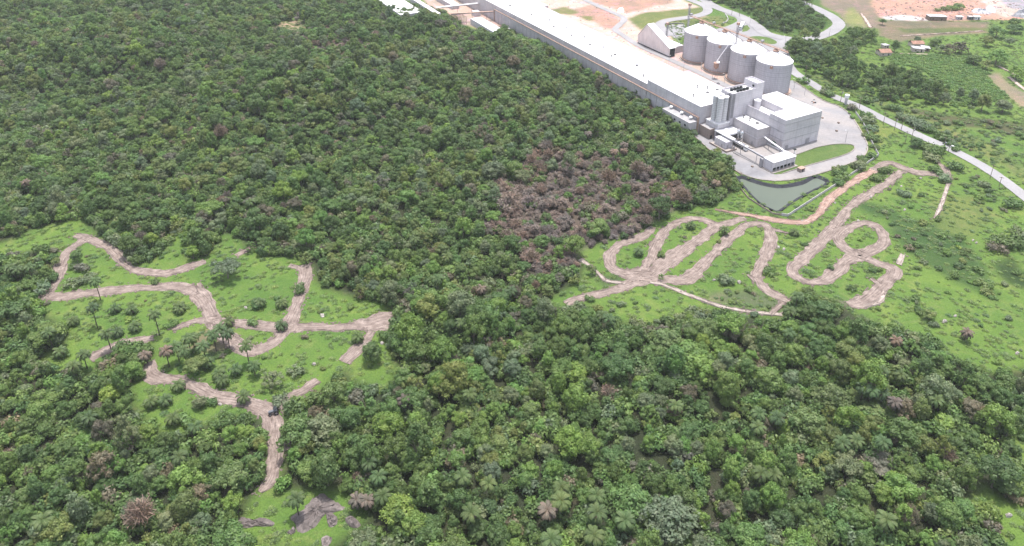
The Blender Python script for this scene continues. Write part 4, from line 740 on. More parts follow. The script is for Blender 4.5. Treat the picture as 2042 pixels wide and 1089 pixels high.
for px, py, w, lb, mt in ((1912, 38.5, 5, 'grey block store left of the blue-grey container', M['wall']), (1934, 38.5, 4.5, 'blue-grey container in the middle of the row on the red earth', M['card']), (1947, 38.5, 5, 'white-topped store right of the blue-grey container', M['cone'])):
    house(px, py, w, 3, 2.6, .1 * (px % 3), mt, M['sheet'] if w < 5 else M['cone'], lb, 'container', False, 'container', .2)
def heap(name, pix, h, mat, label, cat, seed=0, group=None, sink=.3):
    w = np.array([un(*p) for p in pix]); c = w.mean(0); rng = np.random.default_rng(seed + 5); L = smooth_line(np.vstack([w, w[:1]]), 1.)[:-1] - c if len(w) > 3 else w - c; n = len(L); mb = MB(); V_ = []
    lv = [(1.04, -sink), (1, .02), (.86, .45), (.66, .8), (.4, .95), (.15, 1.)]
    for k, z in lv:
        for i in range(n): V_.append((L[i, 0] * k * (1 + .07 * rng.standard_normal()), L[i, 1] * k * (1 + .07 * rng.standard_normal()), z * h * (1 + .22 * rng.standard_normal()) if z > 0.1 else z * h))
    fs = [(a * n + i, a * n + (i + 1) % n, (a + 1) * n + (i + 1) % n, (a + 1) * n + i) for a in range(len(lv) - 1) for i in range(n)] + [tuple((len(lv) - 1) * n + i for i in range(n))]
    mb.add(V_, fs); o = mb.build(name, mat); o.location = (c[0], c[1], 0); return tag(o, label, cat, group)
heap('gravel_heap', [(2018, 33), (2028, 26), (2042, 23), (2075, 28), (2075, 40), (2040, 36)], 5, M['gravel'], 'large grey gravel heap at the right edge of the red earth', 'heap', 1)
heap('debris_heap', [(1937, 24), (1940, 19), (1950, 18), (1965, 21), (1978, 26), (1970, 28), (1950, 27)], 2., M['gravel'], 'flat grey debris heap on the red earth, left of the white one', 'heap', 2)
heap('debris_heap', [(1964, 19), (1968, 15), (1976, 15), (1985, 21), (1982, 26), (1974, 23)], 2.4, M['cone'], 'white debris heap on the red earth', 'heap', 3)
heap('debris_heap', [(1232, 25), (1233, 18), (1240, 16), (1244, 20), (1243, 25)], 1.6, M['cone'], 'small white debris heap beside the service road bend', 'heap', 4)
# rock outcrops
heap('rock_outcrop', [(580, 1036), (588, 1025), (603, 1020), (610, 1008), (630, 990), (645, 985), (655, 992), (675, 1003), (684, 1012), (668, 1022), (650, 1026), (641, 1034), (627, 1052), (612, 1062), (596, 1058)], 1.3, M['rock'], 'broad dark grey bare rock outcrop in the grass near the bottom', 'rock', 6)
heap('rock_outcrop', [(650, 1026), (660, 1024), (672, 1030), (672, 1045), (660, 1052), (653, 1045)], 1.1, M['rock'], 'small dark rock touching the right side of the broad outcrop', 'rock', 7)
heap('rock_outcrop', [(688, 1035), (698, 1030), (712, 1036), (719, 1048), (708, 1054), (692, 1046)], 1.2, M['rock'], 'separate grey rock right of the broad dark outcrop', 'rock', 8)
heap('rock_outcrop', [(470, 1045), (480, 1032), (500, 1038), (530, 1033), (544, 1042), (545, 1050), (515, 1050), (485, 1054)], .9, M['rock'], 'low reddish-grey rock left of the broad outcrop', 'rock', 9)
heap('rock_outcrop', [(570, 1064), (580, 1058), (586, 1050), (590, 1060), (580, 1068)], .7, M['rock'], 'small rock below the left tip of the broad outcrop', 'rock', 10)
heap('rock_outcrop', [(640, 1075), (650, 1068), (662, 1072), (656, 1090), (644, 1095)], .8, M['rock'], 'pale rock at the bottom edge below the outcrop', 'rock', 11)
heap('rock_outcrop', [(1345, 730), (1340, 722), (1352, 716), (1368, 720), (1370, 728)], 1.4, M['rock'], 'grey boulder slab half hidden under the bamboo trees', 'rock', 12)
for i, (px, py, s, lb) in enumerate([(1736, 394, 1.3, 'pale boulder on the edge of the long diagonal track'), (1804, 419, 1.2, 'white boulder in the upper right pasture, alone'), (1836, 356, 1.1, 'pale boulder just below the upper track junction'), (1940, 480, 1., 'upper of two pale boulders in the right pasture'), (1947, 485, 1.1, 'lower of two pale boulders in the right pasture'), (1882.5, 642, 1.6, 'largest white boulder in the lower right pasture'), (1905, 631, 1.2, 'pinkish boulder just above the largest white one'), (2028, 705, 1.3, 'pale boulder near the right edge above the forest'), (1916.7, 534, 1., 'small grey boulder among the scrub at right'), (1711, 441, 1.2, 'pale boulder at the top of the small loop track'), (1474, 563.6, 1.5, 'white boulder beside the grey shrub between the middle tracks'), (1552, 494, 1.3, 'left boulder of the pair right of the hairpin track'), (1563, 497.6, 1.3, 'right boulder of the pair right of the hairpin track'), (1424, 559, 1.1, 'small pale boulder between the two middle tracks'),
     (490, 614, 1., 'small pale boulder in the left meadow above the crossroads'), (642.6, 630, 1.3, 'flat pale boulder right of the vertical track'), (762, 685, 1.2, 'boulder beside the lone round green tree'), (626.7, 727, 1.3, 'pinkish boulder by the wheel ruts in the left meadow'), (439, 807, 1.2, 'boulder on the lower edge of the lowest track'), (2011, 1029, 1.5, 'white boulder in the bottom right grass patch'), (1950, 1071, 1., 'small white boulder at the bottom right forest edge'), (1797, 372, 1., 'tiny pale stone in the upper pasture left of the boulder'), (1665, 405, 1., 'pale stone right of the red track'), (1600, 440.5, .9, 'stone at the bend of the red track')]):
    x, y = un(px, py); rng = np.random.default_rng(i + 50); k = 9; s *= .72; pts = [(px + s * 3.0 * math.cos(a) * (1 + .25 * rng.standard_normal()), py + s * 1.8 * math.sin(a)) for a in np.linspace(0, 2 * math.pi, k)[:-1]]
    w = np.array([un(*p) for p in pts]); c = w.mean(0); w = (w - c) * (1.1 * s / np.maximum(np.abs(w - c).max(), .1)) ; mb = MB(); n = len(w); V_ = []
    for kk, z in ((.95, -.2), (1, .15), (.8, .6), (.35, .85)): V_ += [(p[0] * kk * (1 + .12 * rng.standard_normal()), p[1] * kk * (1 + .12 * rng.standard_normal()), z * s * 1.1 * (1 + .15 * rng.standard_normal() * (z > .2))) for p in w]
    mb.add(V_, [(a * n + i_, a * n + (i_ + 1) % n, (a + 1) * n + (i_ + 1) % n, (a + 1) * n + i_) for a in range(3) for i_ in range(n)] + [tuple(3 * n + i_ for i_ in range(n))]); o = mb.build('boulder', M['boulder']); o.location = (x, y, terr(x, y)); tag(o, lb, 'boulder', 'boulders scattered in the pastures')

# ---------------- vegetation ----------------
def quads_mesh(name, C, N, T, sx, sy, tint, mats, mi=None, extra=None, bend=0.):
    """one leaf card per row: centre C, normal N, in-plane direction T, half sizes sx, sy"""
    B = np.cross(N, T); a = T * sx[:, None]; b = B * sy[:, None]; nrm = N * (bend * sy)[:, None] if bend else 0
    V = np.stack([C - a - b * .35, C - b, C + a - b * .2 - nrm * 0, C + a * .6 + b, C - a * .7 + b * .8], 1) if False else np.stack([C - a - b, C + a - b, C + a + b, C - a + b], 1)
    n = len(C); V = V.reshape(-1, 3); ti = np.repeat(tint, 4); Fq = np.arange(4 * n).reshape(n, 4); M_i = np.zeros(n, np.int32) if mi is None else mi
    nf = n; loops = Fq.ravel(); starts = np.arange(0, 4 * n, 4); tot = np.full(n, 4)
    if extra is not None:
        ev, ef, em = extra; b0 = len(V); V = np.vstack([V, np.array(ev)]); ti = np.concatenate([ti, np.full(len(ev), .4)])
        el = []; es = []; et = []; p = len(loops)
        for f in ef: es.append(p); et.append(len(f)); el += [b0 + i for i in f]; p += len(f)
        loops = np.concatenate([loops, el]); starts = np.concatenate([starts, es]); tot = np.concatenate([tot, et]); M_i = np.concatenate([M_i, np.full(len(ef), em)]); nf += len(ef)
    me = bpy.data.meshes.new(name); me.vertices.add(len(V)); me.vertices.foreach_set('co', V.astype(np.float32).ravel()); me.loops.add(len(loops)); me.loops.foreach_set('vertex_index', loops.astype(np.int32))
    me.polygons.add(nf); me.polygons.foreach_set('loop_start', starts.astype(np.int32)); me.polygons.foreach_set('loop_total', tot.astype(np.int32))
    for m in mats: me.materials.append(m)
    me.polygons.foreach_set('material_index', M_i.astype(np.int32)); at = me.attributes.new('tint', 'FLOAT', 'POINT'); at.data.foreach_set('value', ti.astype(np.float32)); me.update(calc_edges=True); return me
def unit(v): return v / np.maximum(np.linalg.norm(v, axis=-1, keepdims=True), 1e-6)
def clumps_to_cards(cl, dens, size, rng, flat=.8):
    """cl: rows x, y, z, r; crown radius about 1 unit scaled outside"""
    C = []; N = []; TI = []
    for i, (x, y, z, r) in enumerate(cl):
        k = int(dens * r * r); d = unit(rng.standard_normal((k, 3))); d[:, 2] = np.where(d[:, 2] < -.45, -d[:, 2], d[:, 2])
        rad = r * (1 + .16 * rng.standard_normal(k)[:, None]); p = np.array([x, y, z]) + d * rad * [1, 1, flat]
        keep = np.ones(k, bool)
        for j, (a, b, c, q) in enumerate(cl):
            if j != i: keep &= (((p - [a, b, c]) / [1, 1, flat]) ** 2).sum(1) > (q * .8) ** 2
        p = p[keep]; d = d[keep]; C.append(p); N.append(unit(d * [1, 1, 1.2] + rng.standard_normal(p.shape) * .3)); ct = rng.random()
        TI.append(np.clip(.28 + .3 * ct + .42 * rng.random(len(p)) ** 1.5, 0, 1))
    C = np.vstack(C); N = np.vstack(N); TI = np.concatenate(TI); C = C + (rng.random((len(C), 1)) < .18) * rng.standard_normal(C.shape) * .35; T = unit(np.cross(N, rng.standard_normal(N.shape))); n = len(C)
    s = size * (.6 + .8 * rng.random(n)); return C, N, T, s, s * (.55 + .4 * rng.random(n)), TI
def trunk_geo(h, r, rng, limbs=5, top=.75, spread=.5, R_=3.):
    mb = MB(); b = Vector((0, 0, -.4)); p = Vector((rng.normal() * .2, rng.normal() * .2, h * .42)); mb.tube(b, p, r, 7, r * .7)
    for k in range(limbs):
        a = 2 * math.pi * (k + rng.random() * .6) / limbs; q = Vector((math.cos(a) * R_ * spread, math.sin(a) * R_ * spread, h * (top - .12 * rng.random()))); m = p.lerp(q, .5) + Vector((0, 0, .3)); mb.tube(p, m, r * .5, 5, r * .35); mb.tube(m, q, r * .35, 5, r * .12)
    return mb
SHAPES = ['rounded', 'spreading', 'lumpy', 'tall', 'broad', 'ragged', 'compact', 'layered', 'uneven', 'dome']
def crown_cl(kind, rng):
    """crown clumps for a tree of radius 4, height 9; crown base about 3.5"""
    cl = []
    def ring(n, R0, z, r, jr=.3, ph=None):
        for k in range(n):
            a = 2 * math.pi * (k + rng.random() * .7) / n; rr = R0 * (1 + jr * (rng.random() - .5)); cl.append((rr * math.cos(a), rr * math.sin(a), z + rng.normal() * .5, r * (.55 + .65 * rng.random()))); b_ = rng.random() * 6.28; cl.append((rr * math.cos(a) + r * .7 * math.cos(b_), rr * math.sin(a) + r * .7 * math.sin(b_), z + rng.normal() * .6, r * (.35 + .35 * rng.random())))
    if kind == 'rounded': ring(7, 2.5, 5, 1.5); ring(5, 1.7, 6.6, 1.4); cl.append((0, 0, 7.6, 1.5))
    elif kind == 'spreading': ring(10, 3.4, 6.4, 1.15); ring(6, 1.8, 7.1, 1.3); cl.append((0, 0, 7.4, 1.4))
    elif kind == 'lumpy': ring(6, 2.7, 5, 1.45, .6); ring(4, 1.6, 6.8, 1.6, .6); ring(3, 3.2, 3.6, 1.1)
    elif kind == 'tall': ring(5, 1.8, 4, 1.4); ring(5, 1.7, 6, 1.4); ring(4, 1.2, 8, 1.2); cl.append((0, 0, 9.3, 1.))
    elif kind == 'broad': ring(9, 3.1, 4.6, 1.4); ring(7, 2.2, 6, 1.4); ring(3, .9, 6.9, 1.4)
    elif kind == 'ragged': ring(8, 2.9, 4.7, 1., .9); ring(6, 1.8, 6.4, .95, .9); ring(4, 1., 7.8, .8, .9); ring(4, 3.4, 3.4, .8)
    elif kind == 'compact': ring(8, 2.1, 4.2, 1.5, .1); ring(6, 1.8, 5.8, 1.5, .1); cl.append((0, 0, 6.9, 1.8)); 
    elif kind == 'dome': ring(13, 3.3, 3.6, .85); ring(12, 2.9, 4.8, .85); ring(9, 2., 5.9, .85); ring(5, 1., 6.6, .85)
    elif kind == 'layered': ring(7, 3., 4.2, 1.); ring(6, 2.3, 5.8, 1.); ring(4, 1.3, 7.3, 1.)
    else: ring(5, 2.4, 4.4, 1.7, .8); cl.append((1.6, .6, 7.2, 1.6)); cl.append((-1.4, -.8, 6.1, 1.7)); ring(3, 3.2, 5.6, 1., .5)
    return cl
CROWN = {}; TRUNK = {}; FULL = []   # FULL: joined prototypes for the far wood
PROTO = bpy.data.collections.new('prototypes')
def reg(me):
    o = bpy.data.objects.new('p%03d' % len(FULL), me); PROTO.objects.link(o); FULL.append(o); return len(FULL) - 1
PIDX = {}
for si, sh in enumerate(SHAPES):
    rng = np.random.default_rng(100 + si); C, N, T, sx, sy, TI = clumps_to_cards(crown_cl(sh, rng), 140 if sh == 'dome' else 135, .15 if sh == 'dome' else .172, rng)
    tm = trunk_geo(7.5, .26, rng); TRUNK[sh] = tm.mesh('trunk', M['bark'])
    for cn in LEAF:
        CROWN[sh, cn] = quads_mesh('crown', C, N, T, sx, sy, TI, [LEAF[cn]])
        PIDX[sh, cn] = reg(quads_mesh('tree', C, N, T, sx, sy, TI, [LEAF[cn], M['bark']], None, (tm.v, tm.f, 1)))
# bare twiggy trees
BARE = []
for k in range(4):
    rng = np.random.default_rng(300 + k); n = 620; d = unit(rng.standard_normal((n, 3)) * [1, 1, .9]); d[:, 2] = np.abs(d[:, 2]) * .9 + .1; rr = rng.random(n)[:, None] ** .6
    C = d * rr * [3.1, 3.1, 3.4] + [0, 0, 2.8]; T = unit(d * [1, 1, .8] + rng.standard_normal((n, 3)) * .55); N = unit(np.cross(T, rng.standard_normal((n, 3)))); L = .55 + .6 * rng.random(n)
    tm = trunk_geo(6.6, .2, rng, 9, .9, .8, 2.6); me = quads_mesh('crown', C, N, T, L, .035 + .05 * rng.random(n), rng.random(n), [M['twig']]); full = quads_mesh('bare', C, N, T, L, .045 + .05 * rng.random(n), rng.random(n), [M['twig'], M['bark']], None, (tm.v, tm.f, 1))
    BARE.append((me, tm.mesh('branches', M['bark']), reg(full)))
    # thicket: dry dome
    n = 1300; cx_ = rng.standard_normal((14, 3)) * [1.5, 1.5, .9] + [0, 0, 2.2]; ci_ = rng.integers(0, 14, n); C = cx_[ci_] + rng.standard_normal((n, 3)) * [.62, .62, .6]; C[:, 2] = np.abs(C[:, 2]) + .1; T = unit(rng.standard_normal((n, 3)) + [0, 0, .7]); N = unit(rng.standard_normal((n, 3)) * .7 + [0, 0, 1.2]); T = unit(T - N * (T * N).sum(1)[:, None])
    PIDX['dry', k] = reg(quads_mesh('dry', C, N, T, .25 + .4 * rng.random(n), .04 + .07 * rng.random(n), rng.random(n), [M['twig']]))
# shrubs and tufts
SHRUB = {}
for k in range(4):
    rng = np.random.default_rng(400 + k); cl = [(rng.normal() * .8, rng.normal() * .8, .7 + .4 * rng.random(), .55 + .4 * rng.random()) for _ in range(7)]; C, N, T, sx, sy, TI = clumps_to_cards(cl, 150, .16, rng)
    for cn in LEAF: SHRUB[k, cn] = quads_mesh('shrub', C, N, T, sx, sy, TI, [LEAF[cn]]); PIDX['shrub', k, cn] = reg(SHRUB[k, cn])
for k in range(3):
    rng = np.random.default_rng(440 + k); n = 90; a = rng.random(n) * 6.28; r0 = rng.random(n) ** .6 * .9; d = unit(np.stack([np.cos(a), np.sin(a), .25 + .5 * rng.random(n)], 1)); C = np.stack([np.cos(a) * r0, np.sin(a) * r0 * .8, .12 + .25 * (1 - r0) * rng.random(n)], 1); N = unit(np.cross(d, np.cross([0, 0, 1.], d)) + rng.standard_normal((n, 3)) * .3); d = unit(d - N * (d * N).sum(1)[:, None])
    PIDX['crop', k] = reg(quads_mesh('crop', C, N, d, np.full(n, .24), np.full(n, .1), rng.random(n), [M['crop']])); PIDX['tuft', k] = reg(quads_mesh('tuft', C, N, d, np.full(n, .22), np.full(n, .07), rng.random(n), [M['tuft']])); PIDX['weed', k] = reg(quads_mesh('weed', C * 1.2, N, d, np.full(n, .2), np.full(n, .12), rng.random(n), [M['weed']]))
# palms
def palm_mesh(rng, nf=20, L=3.3, droop=1., mat='palm', low=False):
    C = []; N = []; T = []; sx = []; sy = []; ti = []
    for k in range(nf):
        a = 2.399 * k + rng.random() * .4; el = R(72 - 72 * (k / nf) ** 1.1 - (30 if low else 0)) ; el += rng.normal() * .08; dirh = np.array([math.cos(a), math.sin(a), 0]); p = np.zeros(3); step = L / 9; e = el; side = np.array([-math.sin(a), math.cos(a), 0]); ct = rng.random()
        for j in range(9):
            t = dirh * math.cos(e) + np.array([0, 0, 1.]) * math.sin(e); q = p + t * step; mid = (p + q) / 2; w = .55 * math.sin(math.pi * (j + 1.2) / 10.5) + .08; up = np.cross(t, side); up = up if up[2] > 0 else -up
            for s in (-1, 1):
                ld = unit(side * s * .9 + t * .45 - up * .38 - np.array([0, 0, .18 * droop]))
                for m in (-.25, .25): 
                    C.append(mid + t * step * m + ld * w * .5); T.append(ld); nn = unit(np.cross(ld, t)); N.append(nn if nn[2] > 0 else -nn); sx.append(w * .52); sy.append(.08); ti.append(np.clip(.25 + .45 * ct + .3 * rng.random(), 0, 1))
            C.append(mid); T.append(t); N.append(up); sx.append(step * .52); sy.append(.045); ti.append(.95)
            p = q; e -= R(9 + 5 * j / 3.) * droop
    return [np.array(x) for x in (C, N, T, sx, sy, ti)]
PALM = []
for k in range(4):
    rng = np.random.default_rng(500 + k); c = palm_mesh(rng, 17, droop=1.15); d = palm_mesh(rng, 9, 2.5, 1.5, low=True); hh = 8.; tm = MB()
    for j in range(6): tm.tube((.04 * j * j / 5, 0, j * hh / 6 - (.5 if j == 0 else 0)), (.04 * (j + 1) ** 2 / 5, 0, (j + 1) * hh / 6), .2 - .008 * j, 8, .2 - .008 * (j + 1))
    cm = quads_mesh('crown', c[0] * 1.15 + [.25, 0, 8], c[1], c[2], c[3] * 1.15, c[4], c[5], [M['palm']]); dm = quads_mesh('dry_fronds', d[0] + [.25, 0, 7.8], *d[1:], [M['dryfrond']]); am = quads_mesh('crown', c[0] * 1.1 + [.25, 0, 8], c[1], c[2], c[3] * 1.1, c[4] * 1.3, c[5], [M['dryfrond']]); PALM.append((cm, dm, tm.mesh('trunk', M['ptrunk']), am))
def mobj(name, me, parent): o = bpy.data.objects.new(name, me); COL.objects.link(o); o.parent = parent; return o
def palm(px, py, h, label, k=None, dry=False, sc_=1.):
    x, y = un(px, py, h); z = float(terr(x, y)); x, y = un(px, py, h + z); k = int(RNG.integers(4)) if k is None else k
    r = empty('palm_tree', (x, y, z), RNG.random() * 6.28, label, 'palm', 'palm trees'); s = h / 8.; cm, dm, tm, am = PALM[k]
    r.scale = (sc_, sc_, 1); t = mobj('trunk', tm, r); t.scale = (1, 1, s); c = mobj('crown', am if dry else cm, r); c.location = (0, 0, h - 8); d = mobj('dry_fronds', dm, r); d.location = (0, 0, h - 8)
    if dry: c['label'] = 'dry brown fronds'
    return x, y

# ---- landmark based wording for labels ----
LM = [(640, 1015, 'the broad rock outcrop'), (795, 1015, 'the round lime-green tree'), (545, 825, 'the dark tractor'), (1480, 621, 'the pale narrow path'), (743, 700, 'the lone round meadow tree'), (570, 655, 'the crossroads of the dirt tracks'),
      (15, 1080, 'the bottom left corner'), (2000, 1035, 'the bottom right grass patch'), (1530, 946, 'the twin palms'), (1120, 985, 'the tight palm group'), (1370, 700, 'the bamboo-like clump'), (1330, 1010, 'the huge grey-green dome tree'), (300, 750, 'the lowest track start'),
      (540, 960, 'the end of the lowest track'), (1785, 790, 'the row of four palms'), (80, 1030, 'the big lone palm at lower left'), (790, 640, 'the right end of the straight track'), (1720, 612, 'the loop track end'), (937, 785, 'the thin crowned palm'), (80, 600, 'the leftmost track corner'),
      (1280, 745, 'the shaded boulder slab'), (1679, 884, 'the loose palm pair'), (1346, 808, 'the single bright palm'), (600, 1080, 'the bottom grass strip'), (1450, 370, 'the pond'), (1130, 600, 'the left end of the right-hand track'), (2030, 900, 'the right edge grass patch'), (1590, 593, 'the big palm by the track'), (580, 52, 'the small clearing at the top'), (10, 10, 'the top left corner'), (250, 5, 'the top edge palm grove'), (450, 70, 'the upper palm grove'), (10, 280, 'the left edge halfway up'), (1150, 420, 'the brown thicket'), (985, 60, 'the far white-roofed store'), (1230, 170, 'the trees along the warehouse'), (840, 480, 'the middle of the dense wood')]
def where(px, py):
    d = [(math.hypot(px - a, (py - b) * 1.3), n, a, b) for a, b, n in LM]; d.sort(); dist, n, a, b = d[0]; dx, dy = px - a, py - b
    w = ('left of' if dx < 0 else 'right of') if abs(dx) > abs(dy) * 1.3 else ('above' if dy < 0 else 'below') if abs(dy) > abs(dx) * 1.3 else ('up and left of' if dx < 0 else 'up and right of') if dy < 0 else ('down and left of' if dx < 0 else 'down and right of')
    q = 'just ' if dist < 70 else '' if dist < 170 else 'well '
    return q + w + ' ' + n
def uniq(recs, group):
    """recs: dicts with o, base, px, py ; makes labels single out one thing"""
    by = {}
    for r in recs: by.setdefault(r['base'], []).append(r)
    ordn = ['first', 'second', 'third', 'fourth', 'fifth', 'sixth', 'seventh', 'eighth', 'ninth', 'tenth']
    for b, l in by.items():
        l.sort(key=lambda r: r['px'])
        for i, r in enumerate(l):
            if len(l) == 1: t = b
            elif len(l) == 2: t = b + (', the left one' if i == 0 else ', the right one')
            else: t = b + (', leftmost such' if i == 0 else ', rightmost such' if i == len(l) - 1 else f', {ordn[min(i, 9)]} such from left')
            w = t.split(); r['o']['label'] = t if len(w) <= 16 else t.replace(', leftmost such', ', leftmost').replace(', rightmost such', ', rightmost').replace(' such from left', ' from left').replace('just ', '').replace('well ', '')
            r['o']['group'] = group

# ---- palms the photo shows ----
for px, py, h, lb in [(190, 560, 10, 'tall slim palm rising over the upper left track'), (183, 614, 10, 'tall palm with brown hanging fronds left of centre in the left meadow'), (308, 627, 10.5, 'tallest bare-stemmed palm standing alone in the left meadow'), (212, 664, 8.5, 'palm with a dry brown head in the middle of the left meadow'), (95, 663, 9, 'tall palm at the left meadow edge beside the spreading tree'), (165, 706, 7, 'short palm at the lower left tip of the left meadow'), (490, 690, 9, 'tall palm standing on the curved lower track'), (505, 729, 5, 'green palm in the meadow below the curved lower track')]: palm(px, py, h, lb, None, False, 1.0)
recs = []
PL = [(937.7, 784.6), (804, 798), (737, 922), (756, 949), (922, 949), (974, 963), (1121, 973), (1118, 1000), (1094, 1018), (1191, 987), (1193, 1024), (1248, 1038), (1183, 1066), (1097, 1076), (938, 1021), (761, 990), (178, 832), (356, 911), (87, 1035), (473, 1083), (147, 730), (590, 996),
      (1346, 808), (1511, 850), (1550, 834), (1514, 826), (1519, 946), (1542, 946), (1761, 740), (1737, 778), (1761, 785), (1783, 802), (1723, 774), (1795, 747), (1867, 798), (1679, 884), (1708, 880), (1763, 882), (1770, 1035), (243, 10), (374, 10), (336, 15), (464, 7), (298, 27), (130, 51), (187, 65), (391, 55), (432, 43), (470, 34), (480, 51), (497, 45), (264, 62), (423, 96), (435, 127), (363, 80), (600, 113), (146, 192), (62, 113), (403, 185), (26, 284), (3, 274), (51, 363), (475, 356), (884, 117), (931, 123), (792, 82), (943, 62), (895, 137), (1020, 206), (1085, 247), (1166, 254), (1231, 250), (1272, 267), (1244, 288), (1224, 302), (1227, 147), (987, 165), (499, 403), (21, 533), (34, 537), (58, 533), (742, 399), (770, 413), (866, 461), (826, 478), (893, 512), (871, 555), (1018, 581), (919, 643), (1200, 629), (1215, 636), (1274, 267), (1329, 341), (1591, 592), (1574, 621), (350, 690), (366, 700), (405, 690), (452, 664), (330, 700), (440, 655), (1574, 663), (1721, 638), (383, 672), (374, 674), (425, 668), (1205, 152), (1215, 150), (1290, 175), (1296, 178)]
FARW = lambda px, py: ('top left forest' if px < 700 else 'forest near the warehouse') if py < 240 else ('forest above the left meadow' if px < 640 else 'dense wood in the middle') if py < 600 else ''
SIZEP = lambda py: 5.6 + .0016 * py
for px, py in PL:
    dry = RNG.random() < .1; x, y = palm(px, py, SIZEP(py) + RNG.random() * 1.6, 'x', None, dry, 1.05 if py < 1000 else 1.2); o = bpy.context.scene.objects[-1] if False else None
    r = [q for q in bpy.data.objects if q.name.startswith('palm_tree')][-1]; recs.append(dict(o=r, base=('dry brown palm ' if dry else 'feathery green palm ') + where(px, py), px=px, py=py))
for px, py, h in [(1172, 267, 6.5), (958, 576, 5), (1245, 300, 6), (1427, 364, 5.5), (730, 998, 4), (710, 995, 4), (1788, 680, 4), (1928, 662, 4), (591, 36, 6), (290, 708, 4)]:
    palm(px, py, h, 'x', None, True, 1.); r = [q for q in bpy.data.objects if q.name.startswith('palm_tree')][-1]; recs.append(dict(o=r, base='half dead brown palm ' + where(px, py), px=px, py=py))
for px, py, h in [(1444, 458, 3), (1273, 500, 2.4), (1378, 448, 2), (562, 648, 2.2), (329, 798, 2.4), (444, 757, 2.6), (356, 768, 2.2), (487, 790, 3), (234, 660, 2), (143, 640, 2), (355, 610, 2.2), (520, 602, 2.4), (455, 640, 2), (560, 605, 2), (1584, 462, 1.6), (435, 745, 2.2), (228, 614, 1.8), (262, 616, 2), (358, 616, 2), (712, 672, 2.2), (300, 800, 2.6), (345, 835, 2.8), (150, 735, 3), (270, 650, 2.4), (120, 700, 3), (390, 850, 2.8), (415, 720, 3), (470, 735, 2.6)]:
    palm(px, py, h, 'x', None, False, 1.0); r = [q for q in bpy.data.objects if q.name.startswith('palm_tree')][-1]; recs.append(dict(o=r, base='short stemless palm tuft ' + where(px, py), px=px, py=py))
uniq(recs, 'palm trees')

# ---- forest trees ----
def put_tree(x, y, sh, cn, s, sz, rot, label='x', name='broadleaf_tree'):
    z = float(terr(x, y)); r = empty(name, (x, y, z), rot, label, 'tree'); r.scale = (s * (.85 + .3 * RNG.random()), s * (.85 + .3 * RNG.random()), sz); mobj('crown', CROWN[sh, cn], r); mobj('trunk', TRUNK[sh], r); return r
cand = []
gs = 5.6
GX, GY = np.meshgrid(np.arange(-640, 640, gs), np.arange(118, 860, gs)); GX = (GX + (RNG.random(GX.shape) - .5) * gs * .95).ravel(); GY = (GY + (RNG.random(GY.shape) - .5) * gs * .95).ravel(); GZ = terr(GX, GY)
SC = .36 + .5 * RNG.random(len(GX)) ** 1.3 + .4 * (RNG.random(len(GX)) < .15); SC *= .85 + .4 * vnoise(GX, GY, 45); HZ = SC * (.85 + .6 * RNG.random(len(GX)) ** 1.5)
bx_, by_ = pr(GX, GY, GZ); tx_, ty_ = pr(GX, GY, GZ + HZ * 7.6); lx_, ly_ = pr(GX - SC * 2.8, GY, GZ + HZ * 4.5); rx_, ry_ = pr(GX + SC * 2.8, GY, GZ + HZ * 4.5)
okf = is_forest(bx_, by_) & is_forest(tx_, ty_) & is_forest(lx_, ly_) & is_forest(rx_, ry_); okw = is_wood(bx_, by_) & (is_wood(tx_, ty_) | (ty_ < 0)); 
inside = (bx_ > -140) & (bx_ < 2180) & (ty_ < 1150) & (by_ > -60); keep = (okf | okw) & inside & (RNG.random(len(GX)) < np.where(vnoise(GX, GY, 30) < .25, .85, .97))
I = np.nonzero(keep)[0]; zt = vnoise(GX, GY, 26); zq = vnoise(GX + 500, GY, 60); brownz = np.zeros(len(GX), bool)
for b in BROWN: brownz |= inpoly(bx_ + (vnoise(GX, GY, 12) - .5) * 90, by_ + (vnoise(GX, GY + 70, 12) - .5) * 50, b)
CN = list(LEAFC); spec = []
for i in I:
    u = RNG.random(); low = by_[i] > 560
    if brownz[i] and u < (.89 if bx_[i] > 900 and by_[i] > 300 else .4):
        spec.append((i, 'dry', None)); continue
    u = RNG.random(); w = okw[i]
    if w: cn = 'dark green' if u < .55 else 'mid green' if u < .85 else 'grey-green' if u < .95 else 'olive green'
    else:
        t = zt[i] + (u - .5) * .8; q = RNG.random()
        cn = 'dark green' if t < .28 else 'mid green' if t < .55 else 'bright green' if t < .66 else 'grey-green' if t < .84 else 'olive green'
        if q < .022: cn = 'yellow-green'
        elif q < .06: cn = 'brownish'
        elif q < .16: cn = 'bright green' if low else 'dark green'
    if not w and RNG.random() < .032: spec.append((i, 'bare', None)); continue
    spec.append((i, SHAPES[int(RNG.integers(len(SHAPES) - 1))], cn))
